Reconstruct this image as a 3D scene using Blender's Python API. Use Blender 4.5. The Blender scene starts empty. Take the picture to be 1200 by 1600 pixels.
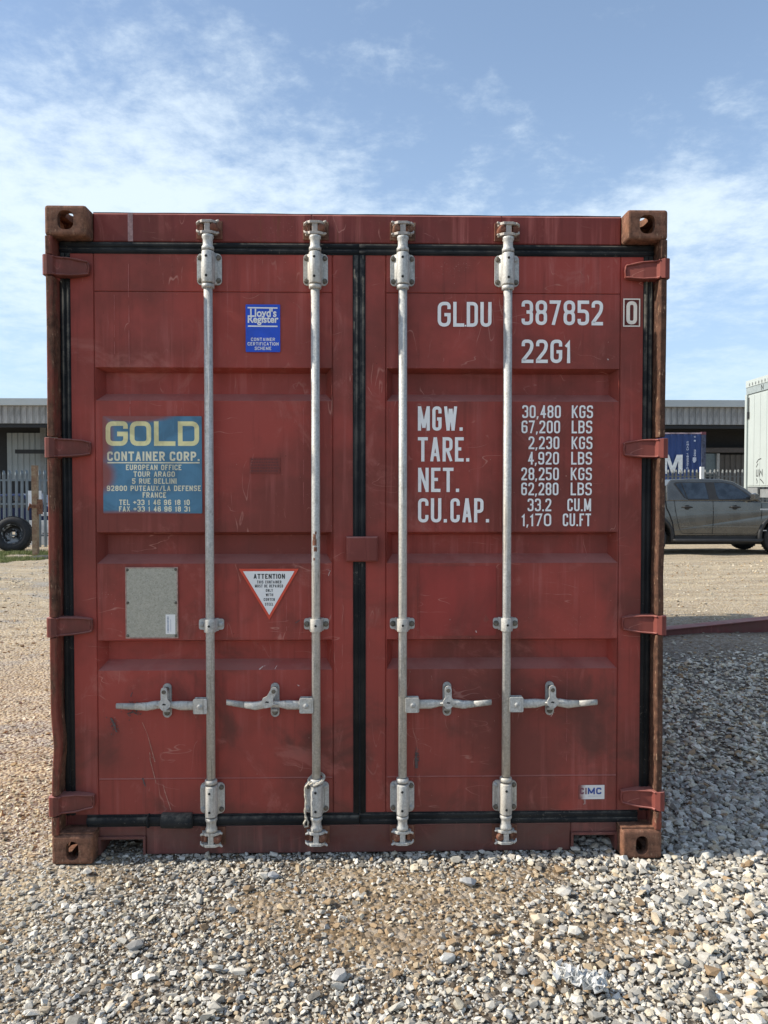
import bpy, bmesh, math, random
import numpy as np
from mathutils import Vector, Matrix
R = math.radians
random.seed(7)
rng = np.random.default_rng(11)
S = bpy.context.scene
C = bpy.data.collections.new('yard'); S.collection.children.link(C)

# ------------------------------------------------------------ camera, sky, sun, exposure
cam = bpy.data.cameras.new('camera'); camo = bpy.data.objects.new('camera', cam); C.objects.link(camo)
yaw, pitch, roll = .022, -.0265, .0005
fw = Vector((math.sin(yaw)*math.cos(pitch), math.cos(yaw)*math.cos(pitch), math.sin(pitch)))
camo.location = (0.031, -3.05, 1.48)
camo.rotation_euler = fw.to_track_quat('-Z', 'Y').to_euler()
cam.sensor_fit = 'VERTICAL'; cam.sensor_height = 36; cam.lens = 27.17
cam.clip_start = .05; cam.clip_end = 2000
S.camera = camo
SUN_EL, SUN_AZ = 37.0, -1.5          # sun to the left (-X), this many degrees behind the door plane
sdir = Vector((-math.cos(R(SUN_EL))*math.cos(R(SUN_AZ)), math.cos(R(SUN_EL))*math.sin(R(SUN_AZ)), math.sin(R(SUN_EL))))
sl = bpy.data.lights.new('sun', 'SUN'); sl.energy = 2.4; sl.angle = R(.8); sl.color = (1, .93, .82)
so = bpy.data.objects.new('sun', sl); C.objects.link(so); so.rotation_euler = sdir.to_track_quat('Z', 'Y').to_euler()
W = bpy.data.worlds.new('World'); S.world = W; W.use_nodes = True
S.view_settings.view_transform = 'Standard'; S.view_settings.look = 'None'
S.view_settings.exposure = 1.38; S.view_settings.gamma = 1; S.view_settings.use_curve_mapping = False

class NT:
    """small node helper"""
    def __init__(s, tree): s.t = tree; s.n = tree.nodes; s.l = tree.links
    def new(s, ty, **kw):
        n = s.n.new(ty)
        for k, v in kw.items():
            if k == 'ins':
                for a, b in v.items():
                    if hasattr(b, 'is_output') or isinstance(b, bpy.types.NodeSocket): s.l.new(b, n.inputs[a])
                    else: n.inputs[a].default_value = b
            else: setattr(n, k, v)
        return n
    def noise(s, vec, scale, detail=4, rough=.55, sc=None, dist=0, loc=None):
        if sc or loc:
            m = s.new('ShaderNodeMapping', ins={'Vector': vec, 'Scale': sc or (1, 1, 1), 'Location': loc or (0, 0, 0)}); vec = m.outputs[0]
        return s.new('ShaderNodeTexNoise', ins={'Vector': vec, 'Scale': scale, 'Detail': detail, 'Roughness': rough, 'Distortion': dist}).outputs['Fac']
    def ramp(s, fac, a, b, lo=0.0, hi=1.0, smooth=True):
        return s.new('ShaderNodeMapRange', interpolation_type='SMOOTHSTEP' if smooth else 'LINEAR',
                     ins={'Value': fac, 'From Min': a, 'From Max': b, 'To Min': lo, 'To Max': hi}).outputs[0]
    def mix(s, f, a, b, bt='MIX'):
        n = s.new('ShaderNodeMix', data_type='RGBA', blend_type=bt, ins={0: f})
        for i, v in ((6, a), (7, b)):
            if isinstance(v, bpy.types.NodeSocket): s.l.new(v, n.inputs[i])
            else: n.inputs[i].default_value = tuple(v)[:3] + (1,)
        return n.outputs[2]
    def math(s, op, a, b=0.0, c=None):
        n = s.new('ShaderNodeMath', operation=op, ins={0: a, 1: b})
        if c is not None: n.inputs[2].default_value = c
        return n.outputs[0]

# sky: Nishita with thin procedural cirrus mixed in by direction
w = NT(W.node_tree); w.n.clear()
sky = w.new('ShaderNodeTexSky', sky_type='NISHITA', sun_disc=False, sun_elevation=R(SUN_EL), sun_rotation=R(-90+SUN_AZ),
            altitude=50, air_density=1.0, dust_density=1.0, ozone_density=2.5)
tc = w.new('ShaderNodeTexCoord').outputs['Generated']
sep = w.new('ShaderNodeSeparateXYZ', ins={0: tc})
zz = w.math('ADD', w.math('MAXIMUM', sep.outputs[2], 0.0), .16)
cv = w.new('ShaderNodeCombineXYZ', ins={0: w.math('DIVIDE', sep.outputs[0], zz), 1: w.math('DIVIDE', sep.outputs[1], zz), 2: 0.0}).outputs[0]
n1 = w.noise(cv, 1.1, 6, .5, dist=.1, loc=(8.3, 1.2, 0))
n2 = w.noise(cv, 4.6, 10, .66, dist=.12, loc=(2, 5, 0))
n3 = w.noise(cv, 15, 6, .65, dist=.1)
low = w.ramp(sep.outputs[2], .62, .10)
cl = w.math('ADD', w.math('ADD', w.math('MULTIPLY', n1, .50), w.math('MULTIPLY', n2, .42)), w.math('ADD', w.math('MULTIPLY', n3, .16), w.math('MULTIPLY', low, .12)))
clm = w.ramp(cl, .53, .74)
veil = w.ramp(sep.outputs[2], .55, -.02, .20, .66)
skyc = w.mix(veil, sky.outputs[0], (3.7, 5.0, 6.7))
skyc = w.mix(w.math('MULTIPLY', w.math('MULTIPLY', clm, .78), w.ramp(sep.outputs[2], .06, .30, .30, 1)), skyc, (5.5, 6.3, 6.9))
bg = w.new('ShaderNodeBackground', ins={'Color': skyc, 'Strength': .066})
w.l.new(bg.outputs[0], w.new('ShaderNodeOutputWorld').inputs[0])

# ------------------------------------------------------------ materials
def mat(name):
    m = bpy.data.materials.new(name); m.use_nodes = True
    t = NT(m.node_tree); b = t.n['Principled BSDF']
    return m, t, b
def objco(t): return t.new('ShaderNodeTexCoord').outputs['Object']
def bump(t, b, h, strength=.3, dist=.002):
    n = t.new('ShaderNodeBump', ins={'Height': h, 'Strength': strength, 'Distance': dist}); t.l.new(n.outputs[0], b.inputs['Normal'])
def plain(name, col, rough=.6, metal=0, var=.12, sc=8, spec=.5, bmp=0, bsc=60):
    m, t, b = mat(name); co = objco(t)
    n = t.noise(co, sc, 5, .6)
    c = t.mix(t.ramp(n, .3, .7), [x*(1-var) for x in col], [min(1, x*(1+var)) for x in col])
    t.l.new(c, b.inputs['Base Color']); b.inputs['Roughness'].default_value = rough; b.inputs['Metallic'].default_value = metal
    b.inputs['Specular IOR Level'].default_value = spec
    if bmp: bump(t, b, t.noise(co, bsc, 4), bmp)
    return m
def paint(name, A=(.385, .070, .052), B=(.225, .055, .041), streak=.42, rust=.0, dust=.65, dirt=0.0):
    m, t, b = mat(name); co = objco(t)
    big = t.noise(co, 1.5, 4, .5, loc=(1.7, 0, .4)); med = t.noise(co, 7, 5, .6)
    c = t.mix(t.ramp(t.math('ADD', t.math('MULTIPLY', big, .75), t.math('MULTIPLY', med, .25)), .42, .60), A, B)
    # sun-faded and dirty vertical runs
    st = t.noise(co, 1, 5, .65, sc=(26, 26, 1.1)); st2 = t.noise(co, 2.2, 3)
    c = t.mix(t.math('MULTIPLY', t.ramp(st, .50, .66), t.ramp(st2, .38, .6, 0, streak)), c, (.50, .15, .125))
    c = t.mix(t.math('MULTIPLY', t.ramp(t.noise(co, 1, 4, .6, sc=(40, 40, 2.0), loc=(4, 4, 1)), .55, .72), .35*streak/.3*.6), c, (.12, .026, .020))
    # chips and scuffs
    sp = t.math('MULTIPLY', t.ramp(t.noise(co, 150, 3, .7), .655, .70), t.ramp(t.noise(co, 3.3, 4, .6, loc=(9, 2, 5)), .53, .66))
    c = t.mix(t.math('MULTIPLY', sp, .75), c, (.42, .17, .13))
    sp2 = t.math('MULTIPLY', t.ramp(t.noise(co, 90, 3, .7, loc=(2, 7, 3)), .70, .74), t.ramp(t.noise(co, 2.3, 4, .6, loc=(5, 1, 8)), .5, .62))
    c = t.mix(sp2, c, (.06, .022, .012))
    # hairline scratches: contour lines of a noise
    for k, (s_, rot) in enumerate((((7, 7, 1.6), (0, .45, 0)), ((2.2, 2.2, 8), (0, -.35, 0)))):
        mp = t.new('ShaderNodeMapping', ins={'Vector': co, 'Scale': s_, 'Rotation': rot, 'Location': (k*3.3, 1, 2)}).outputs[0]
        ln = t.math('ABSOLUTE', t.math('SUBTRACT', t.noise(mp, 1.6, 2, .5), .5))
        f = t.math('MULTIPLY', t.ramp(ln, .0075, .001), t.ramp(t.noise(co, 5.1, 4, .6, loc=(k*5+1, 3, 1)), .56, .66))
        c = t.mix(t.math('MULTIPLY', f, .6), c, (.58, .27, .21))
    # smudges and wiped dirt, stronger near the foot
    zc_ = t.new('ShaderNodeSeparateXYZ', ins={0: co}).outputs[2]
    sm = t.math('MULTIPLY', t.ramp(t.noise(co, 2.7, 6, .62, loc=(3, 6, 2), dist=.6), .47, .66), t.ramp(zc_, 1.5, .2, .25, .95))
    c = t.mix(sm, c, (.125, .046, .035))
    c = t.mix(t.math('MULTIPLY', t.ramp(zc_, .95, .45, 0, .38), t.ramp(t.noise(co, 1.3, 5, .6, loc=(6, 6, 6)), .25, .55)), c, (.135, .048, .037))
    c = t.mix(t.math('MULTIPLY', t.ramp(t.noise(co, 3.9, 7, .7, loc=(13, 6, 2), dist=.9), .56, .70), .4), c, (.47, .17, .135))
    if rust:
        r = t.math('MULTIPLY', t.ramp(t.noise(co, 1, 6, .7, sc=(34, 34, 2.4), loc=(1, 1, 7)), .55, .72), t.ramp(t.noise(co, 2.4, 4, .6, loc=(8, 8, 0)), .38, .62, 0, rust))
        c = t.mix(r, c, (.16, .060, .020))
    if dirt:
        d = t.ramp(t.noise(co, 5, 7, .7, sc=(1, 1, 1.6)), .36, .62, .15*dirt, dirt)
        c = t.mix(d, c, (.14, .085, .070))
    # dust that has settled on ledges
    nz = t.new('ShaderNodeSeparateXYZ', ins={0: t.new('ShaderNodeNewGeometry').outputs['True Normal']}).outputs[2]
    dn = t.math('MULTIPLY', t.ramp(nz, .25, .75), t.ramp(t.noise(co, 6, 5, .6), .3, .6, .45*dust, dust))
    c = t.mix(dn, c, (.40, .175, .145))
    t.l.new(c, b.inputs['Base Color'])
    t.l.new(t.ramp(med, .3, .7, .48, .66), b.inputs['Roughness'])
    b.inputs['Specular IOR Level'].default_value = .24
    h = t.math('ADD', t.math('MULTIPLY', t.noise(co, 3.2, 3, .5), 3.2), t.math('ADD', t.math('MULTIPLY', t.noise(co, 55, 4, .6), .10), t.math('MULTIPLY', sp, -.25)))
    bump(t, b, h, .55, .0022)
    return m
RED = paint('red_oxide_paint')
REDH = paint('red_header_paint', A=(.22, .045, .036), B=(.15, .037, .029), rust=.65, streak=.5)
REDS = paint('dusty_sill_paint', A=(.175, .050, .045), B=(.12, .040, .036), rust=.35, dirt=.55, streak=.6)
REDP = paint('hinge_paint', A=(.26, .062, .048), B=(.19, .050, .040), rust=.35, dust=.9)
REDF = paint('fresh_repaint', A=(.37, .058, .046), B=(.29, .050, .040), streak=.05, dust=0)
REDD = paint('dark_repaint', A=(.20, .042, .034), B=(.225, .045, .036), streak=.08, dust=0)
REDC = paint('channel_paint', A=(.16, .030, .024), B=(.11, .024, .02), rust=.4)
def rusty(name, red=0.0, tan=.5, dk=1.0):
    m, t, b = mat(name); co = objco(t)
    n = t.noise(co, 26, 8, .72); n2 = t.noise(co, 9, 5, .6, sc=(1, 1, .45)); n3 = t.noise(co, 75, 5, .7, sc=(1, 1, .4))
    c = t.mix(t.ramp(n, .35, .65), (.10*dk, .050*dk, .032*dk), (.25*dk, .120*dk, .075*dk))
    c = t.mix(t.math('MULTIPLY', t.ramp(n3, .56, .70), tan), c, (.50, .33, .21))
    c = t.mix(t.ramp(n2, .56, .70, 0, .55), c, (.24*dk, .105*dk, .045*dk))
    if red: c = t.mix(t.ramp(t.noise(co, 7, 6, .65, sc=(1, 1, .35), loc=(2, 0, 4)), .44, .54, 0, red), c, (.22, .055, .038))
    t.l.new(c, b.inputs['Base Color']); b.inputs['Roughness'].default_value = .85; b.inputs['Specular IOR Level'].default_value = .25
    bump(t, b, t.math('ADD', n, t.math('MULTIPLY', n3, .5)), .8, .003)
    return m
RUST = rusty('rusty_casting'); RUSTR = rusty('rusty_post', red=.75, dk=.65, tan=.75); RUSTL = rusty('rusty_lip', dk=.5, tan=.7); RUSTB = rusty('rusty_keeper', red=.3, tan=.7)
def galv(name, base=(.53, .525, .49), warm=.35):
    m, t, b = mat(name); co = objco(t)
    c = t.mix(t.ramp(t.noise(co, 120, 4, .7), .35, .65), [x*.80 for x in base], [min(1, x*1.10) for x in base])
    c = t.mix(t.ramp(t.noise(co, 4, 4, .6, sc=(1, 1, .5)), .45, .65, 0, warm), c, (.62, .53, .40))
    c = t.mix(t.ramp(t.noise(co, 1, 5, .65, sc=(90, 90, 5)), .54, .68, 0, .7), c, (.22, .205, .18))
    c = t.mix(t.ramp(t.noise(co, 28, 6, .7, loc=(5, 1, 2)), .52, .68, 0, .45), c, (.27, .245, .20))
    c = t.mix(t.math('MULTIPLY', t.ramp(t.noise(co, 60, 4, .7, loc=(3, 3, 3)), .68, .72), t.ramp(t.noise(co, 5, 3, .6, loc=(1, 2, 7)), .5, .6)), c, (.17, .075, .04))
    t.l.new(c, b.inputs['Base Color']); b.inputs['Roughness'].default_value = .55; b.inputs['Metallic'].default_value = .15
    bump(t, b, t.noise(co, 160, 4, .7), .35, .0012)
    return m
GALV = galv('galvanised_rod'); GALVD = galv('worn_handle_steel', (.42, .41, .38), .15)
BOLT = plain('bolt_steel', (.16, .14, .11), .6, .4, .35, 40)
BOLTL = plain('bright_bolt', (.42, .42, .40), .5, .3, .2, 40)
HOLE = plain('dark_hole', (.02, .02, .02), .9)
def rubber(name):
    m, t, b = mat(name); co = objco(t)
    c = t.mix(t.ramp(t.noise(co, 5, 6, .65), .35, .7), (.009, .011, .013), (.028, .029, .029))
    c = t.mix(t.math('MULTIPLY', t.ramp(t.noise(co, 70, 4, .7), .6, .68), t.ramp(t.noise(co, 3, 3), .5, .6, 0, .6)), c, (.15, .13, .11))
    nz = t.new('ShaderNodeSeparateXYZ', ins={0: t.new('ShaderNodeNewGeometry').outputs['Normal']}).outputs[2]
    c = t.mix(t.math('MULTIPLY', t.ramp(nz, .1, .8), t.ramp(t.noise(co, 20, 5, .7), .4, .65, .1, .8)), c, (.16, .145, .115))
    t.l.new(c, b.inputs['Base Color']); b.inputs['Roughness'].default_value = .8; b.inputs['Specular IOR Level'].default_value = .25
    bump(t, b, t.noise(co, 30, 4), .4)
    return m
RUB = rubber('gasket_rubber')
WHITE = plain('white_lettering', (.96, .93, .88), .6, 0, .03, 30)
CREAMW = plain('aged_white_lettering', (.88, .80, .68), .6, 0, .06, 30)
BLACKP = plain('black_print', (.02, .02, .02), .6)
SIGNRED = plain('sign_red', (.70, .075, .035), .5, 0, .06)
SIGNWHITE = plain('sign_white', (.88, .86, .82), .5, 0, .03)
LBLUE = plain('sticker_blue', (.003, .070, .56), .4, 0, .12, 12)
PLATE = None

# ------------------------------------------------------------ mesh helpers
class MB:
    def __init__(s): s.v = []; s.f = []; s.m = []; s.sm = []
    def add(s, vs, fs, mi=0, smooth=False):
        o = len(s.v); s.v += [tuple(v) for v in vs]
        for f in fs: s.f.append(tuple(i+o for i in f)); s.m.append(mi); s.sm.append(smooth)
        return s
    def box(s, x0, x1, y0, y1, z0, z1, mi=0):
        vs = [(x, y, z) for z in (z0, z1) for y in (y0, y1) for x in (x0, x1)]
        return s.add(vs, [(0, 2, 3, 1), (4, 5, 7, 6), (0, 1, 5, 4), (2, 6, 7, 3), (0, 4, 6, 2), (1, 3, 7, 5)], mi)
    def bbox(s, x0, x1, y0, y1, z0, z1, b=.004, mi=0):
        """box with chamfered edges around the faces looking to -Y"""
        vs = [(x0, y1, z0), (x1, y1, z0), (x1, y1, z1), (x0, y1, z1), (x0, y0+b, z0), (x1, y0+b, z0), (x1, y0+b, z1), (x0, y0+b, z1),
              (x0+b, y0, z0+b), (x1-b, y0, z0+b), (x1-b, y0, z1-b), (x0+b, y0, z1-b)]
        fs = [(0, 3, 2, 1), (8, 9, 10, 11)]
        for i in range(4):
            j = (i+1) % 4; fs += [(i, j, 4+j, 4+i), (4+i, 4+j, 8+j, 8+i)]
        return s.add(vs, fs, mi)
    def loft(s, rings, mi=0, smooth=True, cap=True, closed=True):
        n = len(rings[0]); vs = [p for r in rings for p in r]; fs = []
        for k in range(len(rings)-1):
            for i in range(n if closed else n-1):
                j = (i+1) % n; fs.append((k*n+i, k*n+j, (k+1)*n+j, (k+1)*n+i))
        s.add(vs, fs, mi, smooth)
        if cap:
            o = len(s.v)-len(vs)
            s.f.append(tuple(o+i for i in reversed(range(n)))); s.m.append(mi); s.sm.append(False)
            s.f.append(tuple(o+(len(rings)-1)*n+i for i in range(n))); s.m.append(mi); s.sm.append(False)
        return s
    def lathe(s, axis, prof, c=(0, 0, 0), n=20, mi=0, smooth=True, a0=0, a1=360, cap=True):
        """prof: (radius, position along axis)"""
        rings = []
        full = a1-a0 >= 360
        for r, h in prof:
            ring = []
            for i in range(n if full else n+1):
                a = R(a0+(a1-a0)*i/n); p, q = r*math.cos(a), r*math.sin(a)
                ring.append({'z': (c[0]+p, c[1]+q, c[2]+h), 'y': (c[0]+p, c[1]+h, c[2]+q), 'x': (c[0]+h, c[1]+p, c[2]+q)}[axis])
            rings.append(ring)
        return s.loft(rings, mi, smooth, cap, full)
    def tube(s, pts, rad, n=8, mi=0, sq=(1, 1), up=(0, 0, 1)):
        pts = [Vector(p) for p in pts]; rings = []
        for i, p in enumerate(pts):
            d = (pts[min(i+1, len(pts)-1)]-pts[max(i-1, 0)]).normalized(); u = Vector(up)
            if abs(d.dot(u)) > .95: u = Vector((0, 1, 0))
            a = d.cross(u).normalized(); b = a.cross(d); r = rad[i] if isinstance(rad, (list, tuple)) else rad
            rings.append([p+a*(math.cos(t)*r*sq[0])+b*(math.sin(t)*r*sq[1]) for t in [2*math.pi*k/n for k in range(n)]])
        return s.loft(rings, mi)
    def prism(s, poly, axis, a, b, mi=0, smooth=False):
        """poly of 2D points extruded along axis from a to b. axis 'y': (x,z); 'z': (x,y); 'x': (y,z)"""
        f = {'y': lambda p, h: (p[0], h, p[1]), 'z': lambda p, h: (p[0], p[1], h), 'x': lambda p, h: (h, p[0], p[1])}[axis]
        return s.loft([[f(p, a) for p in poly], [f(p, b) for p in poly]], mi, smooth)
    def build(s, name, mats, parent=None, fix=True, kind=None, bevel=0):
        me = bpy.data.meshes.new(name); me.from_pydata(s.v, [], s.f); 
        if not isinstance(mats, (list, tuple)): mats = [mats]
        for m in mats: me.materials.append(m)
        me.polygons.foreach_set('material_index', s.m); me.polygons.foreach_set('use_smooth', s.sm)
        if fix:
            bm = bmesh.new(); bm.from_mesh(me); bmesh.ops.recalc_face_normals(bm, faces=bm.faces[:]); bm.to_mesh(me); bm.free()
        o = bpy.data.objects.new(name, me); C.objects.link(o)
        if parent: o.parent = parent
        if kind: o['kind'] = kind
        if bevel:
            bv = o.modifiers.new('edge', 'BEVEL'); bv.width = bevel; bv.segments = 2; bv.limit_method = 'ANGLE'; bv.angle_limit = R(40)
        return o
def rounded(x0, x1, z0, z1, r, n=4):
    out = []
    for cx, cz, a in ((x1-r, z1-r, 0), (x0+r, z1-r, 90), (x0+r, z0+r, 180), (x1-r, z0+r, 270)):
        for i in range(n+1):
            t = R(a+90*i/n); out.append((cx+r*math.cos(t), cz+r*math.sin(t)))
    return out
def empty(name, loc, rz=0):
    o = bpy.data.objects.new(name, None); o.empty_display_size = .2; C.objects.link(o); o.location = loc; o.rotation_euler = (0, 0, rz); return o
def tag(o, label=None, cat=None, group=None, kind=None):
    if label: o['label'] = label
    if cat: o['category'] = cat
    if group: o['group'] = group
    if kind: o['kind'] = kind
    return o
def copy_part(o, parent, loc=None, rot=None, scale=None, mesh=None):
    c = o.copy(); C.objects.link(c); c.parent = parent
    if loc is not None: c.location = loc
    if rot is not None: c.rotation_euler = rot
    if scale is not None: c.scale = scale
    return c

# ------------------------------------------------------------ stroke lettering
GL = {
'G': [[(1,.74),(1,1,1),(0,1,1),(0,0,1),(1,0,1),(1,.48),(.52,.48)]], 'O': ['c',[(0,0,1),(0,1,1),(1,1,1),(1,0,1)]], '0': ['c',[(0,0,1),(0,1,1),(1,1,1),(1,0,1)]],
'L': [[(0,1),(0,0),(1,0)]], 'D': ['c',[(0,0),(0,1),(1,1,1),(1,0,1)]], 'U': [[(0,1),(0,0,1),(1,0,1),(1,1)]],
'3': [[(0,.78),(0,1,1),(1,1,1),(1,.53,1),(.4,.53)],[(.4,.53),(1,.53,1),(1,0,1),(0,0,1),(0,.22)]],
'8': ['c',[(0,.53,1),(0,1,1),(1,1,1),(1,.53,1)],[(0,0,1),(0,.53,1),(1,.53,1),(1,0,1)]],
'7': [[(0,1),(1,1),(.3,0)]], '5': [[(1,1),(0,1),(0,.58),(1,.58,1),(1,0,1),(0,0,1),(0,.22)]], '2': [[(0,.75),(0,1,1),(1,1,1),(1,.6,1),(0,.06),(0,0),(1,0)]],
'6': [[(1,.78),(1,1,1),(0,1,1),(0,0,1),(1,0,1),(1,.56,1),(.5,.56)],[(.55,.56),(.05,.56)]], '9': [[(0,.22),(0,0,1),(1,0,1),(1,1,1),(0,1,1),(0,.44,1),(.5,.44)],[(.45,.44),(.95,.44)]],
'4': [[(.72,0),(.72,1)],[(.72,.97),(0,.28),(1,.28)]], '1': [[(0,.8),(.7,1),(.7,0)]], 'A': [[(0,0),(.46,1)],[(1,0),(.54,1)],[(.2,.25),(.8,.25)]],
'B': ['c',[(0,.53),(0,1),(1,1,1),(1,.53,1)],[(0,0),(0,.53),(1,.53,1),(1,0,1)]], 'C': [[(1,.72),(1,1,1),(0,1,1),(0,0,1),(1,0,1),(1,.28)]],
'E': [[(1,1),(0,1),(0,0),(1,0)],[(0,.52),(.85,.52)]], 'F': [[(1,1),(0,1),(0,0)],[(0,.52),(.85,.52)]], 'H': [[(0,0),(0,1)],[(1,0),(1,1)],[(0,.5),(1,.5)]],
'I': [[(.5,0),(.5,1)]], 'J': [[(1,1),(1,0,1),(0,0,1),(0,.25)]], 'K': [[(0,0),(0,1)],[(1,1),(.05,.42)],[(.3,.55),(1,0)]],
'M': [[(0,0),(0,1)],[(1,1),(1,0)],[(.04,1),(.5,.06)],[(.96,1),(.5,.06)]], 'N': [[(0,0),(0,1)],[(1,0),(1,1)],[(.03,1),(.97,0)]], 'P': [[(0,0),(0,1)],[(0,1),(1,1,1),(1,.45,1),(0,.45)]],
'R': [[(0,0),(0,1)],[(0,1),(1,1,1),(1,.48,1),(0,.48)],[(.45,.48),(1,0)]], 'S': [[(1,.78),(1,1,1),(0,1,1),(0,.53,1),(1,.53,1),(1,0,1),(0,0,1),(0,.22)]],
'T': [[(0,1),(1,1)],[(.5,1),(.5,0)]], 'V': [[(0,1),(.48,0)],[(1,1),(.52,0)]], 'W': [[(0,1),(.24,0)],[(.47,.96),(.26,0)],[(.53,.96),(.74,0)],[(1,1),(.76,0)]], 'X': [[(0,0),(1,1)],[(0,1),(1,0)]],
'Y': [[(0,1),(.5,.45),(1,1)],[(.5,.45),(.5,0)]], 'Z': [[(0,1),(1,1),(0,0),(1,0)]], '+': [[(0,.5),(1,.5)],[(.5,.2),(.5,.8)]], '/': [[(0,0),(1,1)]], '-': [[(0,.5),(1,.5)]]}
RW = {'M': 1.28, 'W': 1.4, 'I': .0, '1': .55, 'E': .88, 'L': .85, 'F': .85, '/': .9}
def ribbon(mb, pts, closed, sw, f, mi, lo, hi, yo, xlo=-99, xhi=99, ext=0):
    n = len(pts); P = [np.array(p, float) for p in pts]; Lf, Rt = [], []
    for i in range(n):
        a = P[i-1] if (i > 0 or closed) else None; b = P[(i+1) % n] if (i < n-1 or closed) else None
        d1 = (P[i]-a) if a is not None else None; d2 = (b-P[i]) if b is not None else None
        if d1 is None: d1 = d2; P[i] = P[i]-d2/(np.linalg.norm(d2)+1e-9)*(ext[0] if ext else 0)
        if d2 is None: d2 = d1; P[i] = P[i]+d1/(np.linalg.norm(d1)+1e-9)*(ext[1] if ext else 0)
        d1 = d1/(np.linalg.norm(d1)+1e-9); d2 = d2/(np.linalg.norm(d2)+1e-9)
        n1 = np.array((-d1[1], d1[0])); n2 = np.array((-d2[1], d2[0])); mN = n1+n2; l = np.linalg.norm(mN)
        mN = n1 if l < 1e-4 else mN/l
        k = sw/2/max(.35, float(mN@n1)); Lf.append(P[i]+mN*k); Rt.append(P[i]-mN*k)
    cl = lambda q: (min(max(q[0], xlo), xhi), min(max(q[1], lo), hi))
    vs = [f(*cl(q), yo) for q in Lf]+[f(*cl(q), yo) for q in Rt]
    fs = [(i, (i+1) % n, n+(i+1) % n, n+i) for i in range(n if closed else n-1)]
    mb.add(vs, fs, mi)
def endx(pl, k):
    p, q = (pl[0], pl[1]) if k == 0 else (pl[-1], pl[-2]); dx, dy = abs(p[0]-q[0]), abs(p[1]-q[1])
    if dx > dy: return 1 if p[0] in (0, 1) else 0
    return 1 if p[1] in (0, 1) else 0
def glyph(mb, ch, x, z, gw, h, sw, f, mi=0, rad=.45, sk=0):
    if ch in '.,':
        p = [(x, z), (x+sw, z), (x+sw, z+sw*1.05), (x, z+sw*1.05)] if ch == '.' else [(x-.2*sw, z-.8*sw), (x+.4*sw, z-.8*sw), (x+sw, z+sw), (x, z+sw)]
        mb.add([f(a, b, 0) for a, b in p], [(0, 1, 2, 3)], mi); return
    if ch not in GL: return
    g = GL[ch]; closed = g[0] == 'c'
    for si, pl in enumerate(g[1:] if closed else g):
        W_, H_ = gw-sw, h-sw; pts = []
        base = [(x+sw/2+p[0]*W_, z+sw/2+p[1]*H_) for p in pl]; m = len(pl); r0 = min(rad*max(W_, sw), H_*.24)
        for i, p in enumerate(pl):
            if len(p) > 2 and (closed or 0 < i < m-1):
                c = np.array(base[i]); a = np.array(base[i-1]); b = np.array(base[(i+1) % m])
                da, db = a-c, b-c; la, lb = np.linalg.norm(da), np.linalg.norm(db); r = min(r0, la*.5, lb*.5)
                q1, q2 = c+da/la*r, c+db/lb*r
                for k in range(6):
                    t = k/5; pts.append(tuple((1-t)**2*q1+2*t*(1-t)*(c*.86+(q1+q2)/2*.14)+t*t*q2))
            else: pts.append(base[i])
        ribbon(mb, pts, closed, sw, f, mi, z, z+h, si*.00025, x, x+gw, 0 if closed else tuple(endx(pl, k)*sw/2 for k in (0, 1)))
def text(mb, s, x0, x1, z0, h, sw, f, mi=0, rad=.45, gap=None):
    """fit string s between x0 and x1"""
    gap = gap if gap is not None else sw*.75
    units = 0; fixed = 0
    for i, ch in enumerate(s):
        if ch in '.,': fixed += sw
        elif ch == ' ': units += .55
        elif ch == 'I': fixed += sw
        else: units += RW.get(ch, 1)
        if i < len(s)-1: fixed += gap
    u = (x1-x0-fixed)/max(units, .01); x = x0
    for ch in s:
        if ch in '.,': wd = sw
        elif ch == ' ': wd = u*.55
        elif ch == 'I': wd = sw
        else: wd = u*RW.get(ch, 1)
        if ch != ' ': glyph(mb, ch, x, z0, wd, h, sw, f, mi, rad)
        x += wd+gap
def on_y(y): return lambda a, b, o: (a, y-o, b)
def on_x(x): return lambda a, b, o: (x-o, a, b)
_dg = None
def font_mesh(s, height, bold=.0, sx=1.0):
    cu = bpy.data.curves.new('print', 'FONT'); cu.body = s; cu.size = height; cu.offset = bold; cu.align_x = 'CENTER'; cu.resolution_u = 3
    o = bpy.data.objects.new('print', cu); C.objects.link(o)
    me = bpy.data.meshes.new_from_object(o.evaluated_get(bpy.context.evaluated_depsgraph_get()))
    vs = [(v.co.x*sx, v.co.y) for v in me.vertices]; fs = [tuple(p.vertices) for p in me.polygons]
    bpy.data.objects.remove(o); bpy.data.curves.remove(cu); bpy.data.meshes.remove(me)
    return vs, fs
def bfont(mb, s, cx, z, height, y, mi=0, bold=0, sx=1.0, width=None):
    vs, fs = font_mesh(s, height, bold, sx)
    if width:
        a = min(v[0] for v in vs); b = max(v[0] for v in vs); k = width/(b-a); vs = [((v[0]-(a+b)/2)*k, v[1]) for v in vs]
    mb.add([(cx+v[0], y, z+v[1]) for v in vs], fs, mi)

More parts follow.
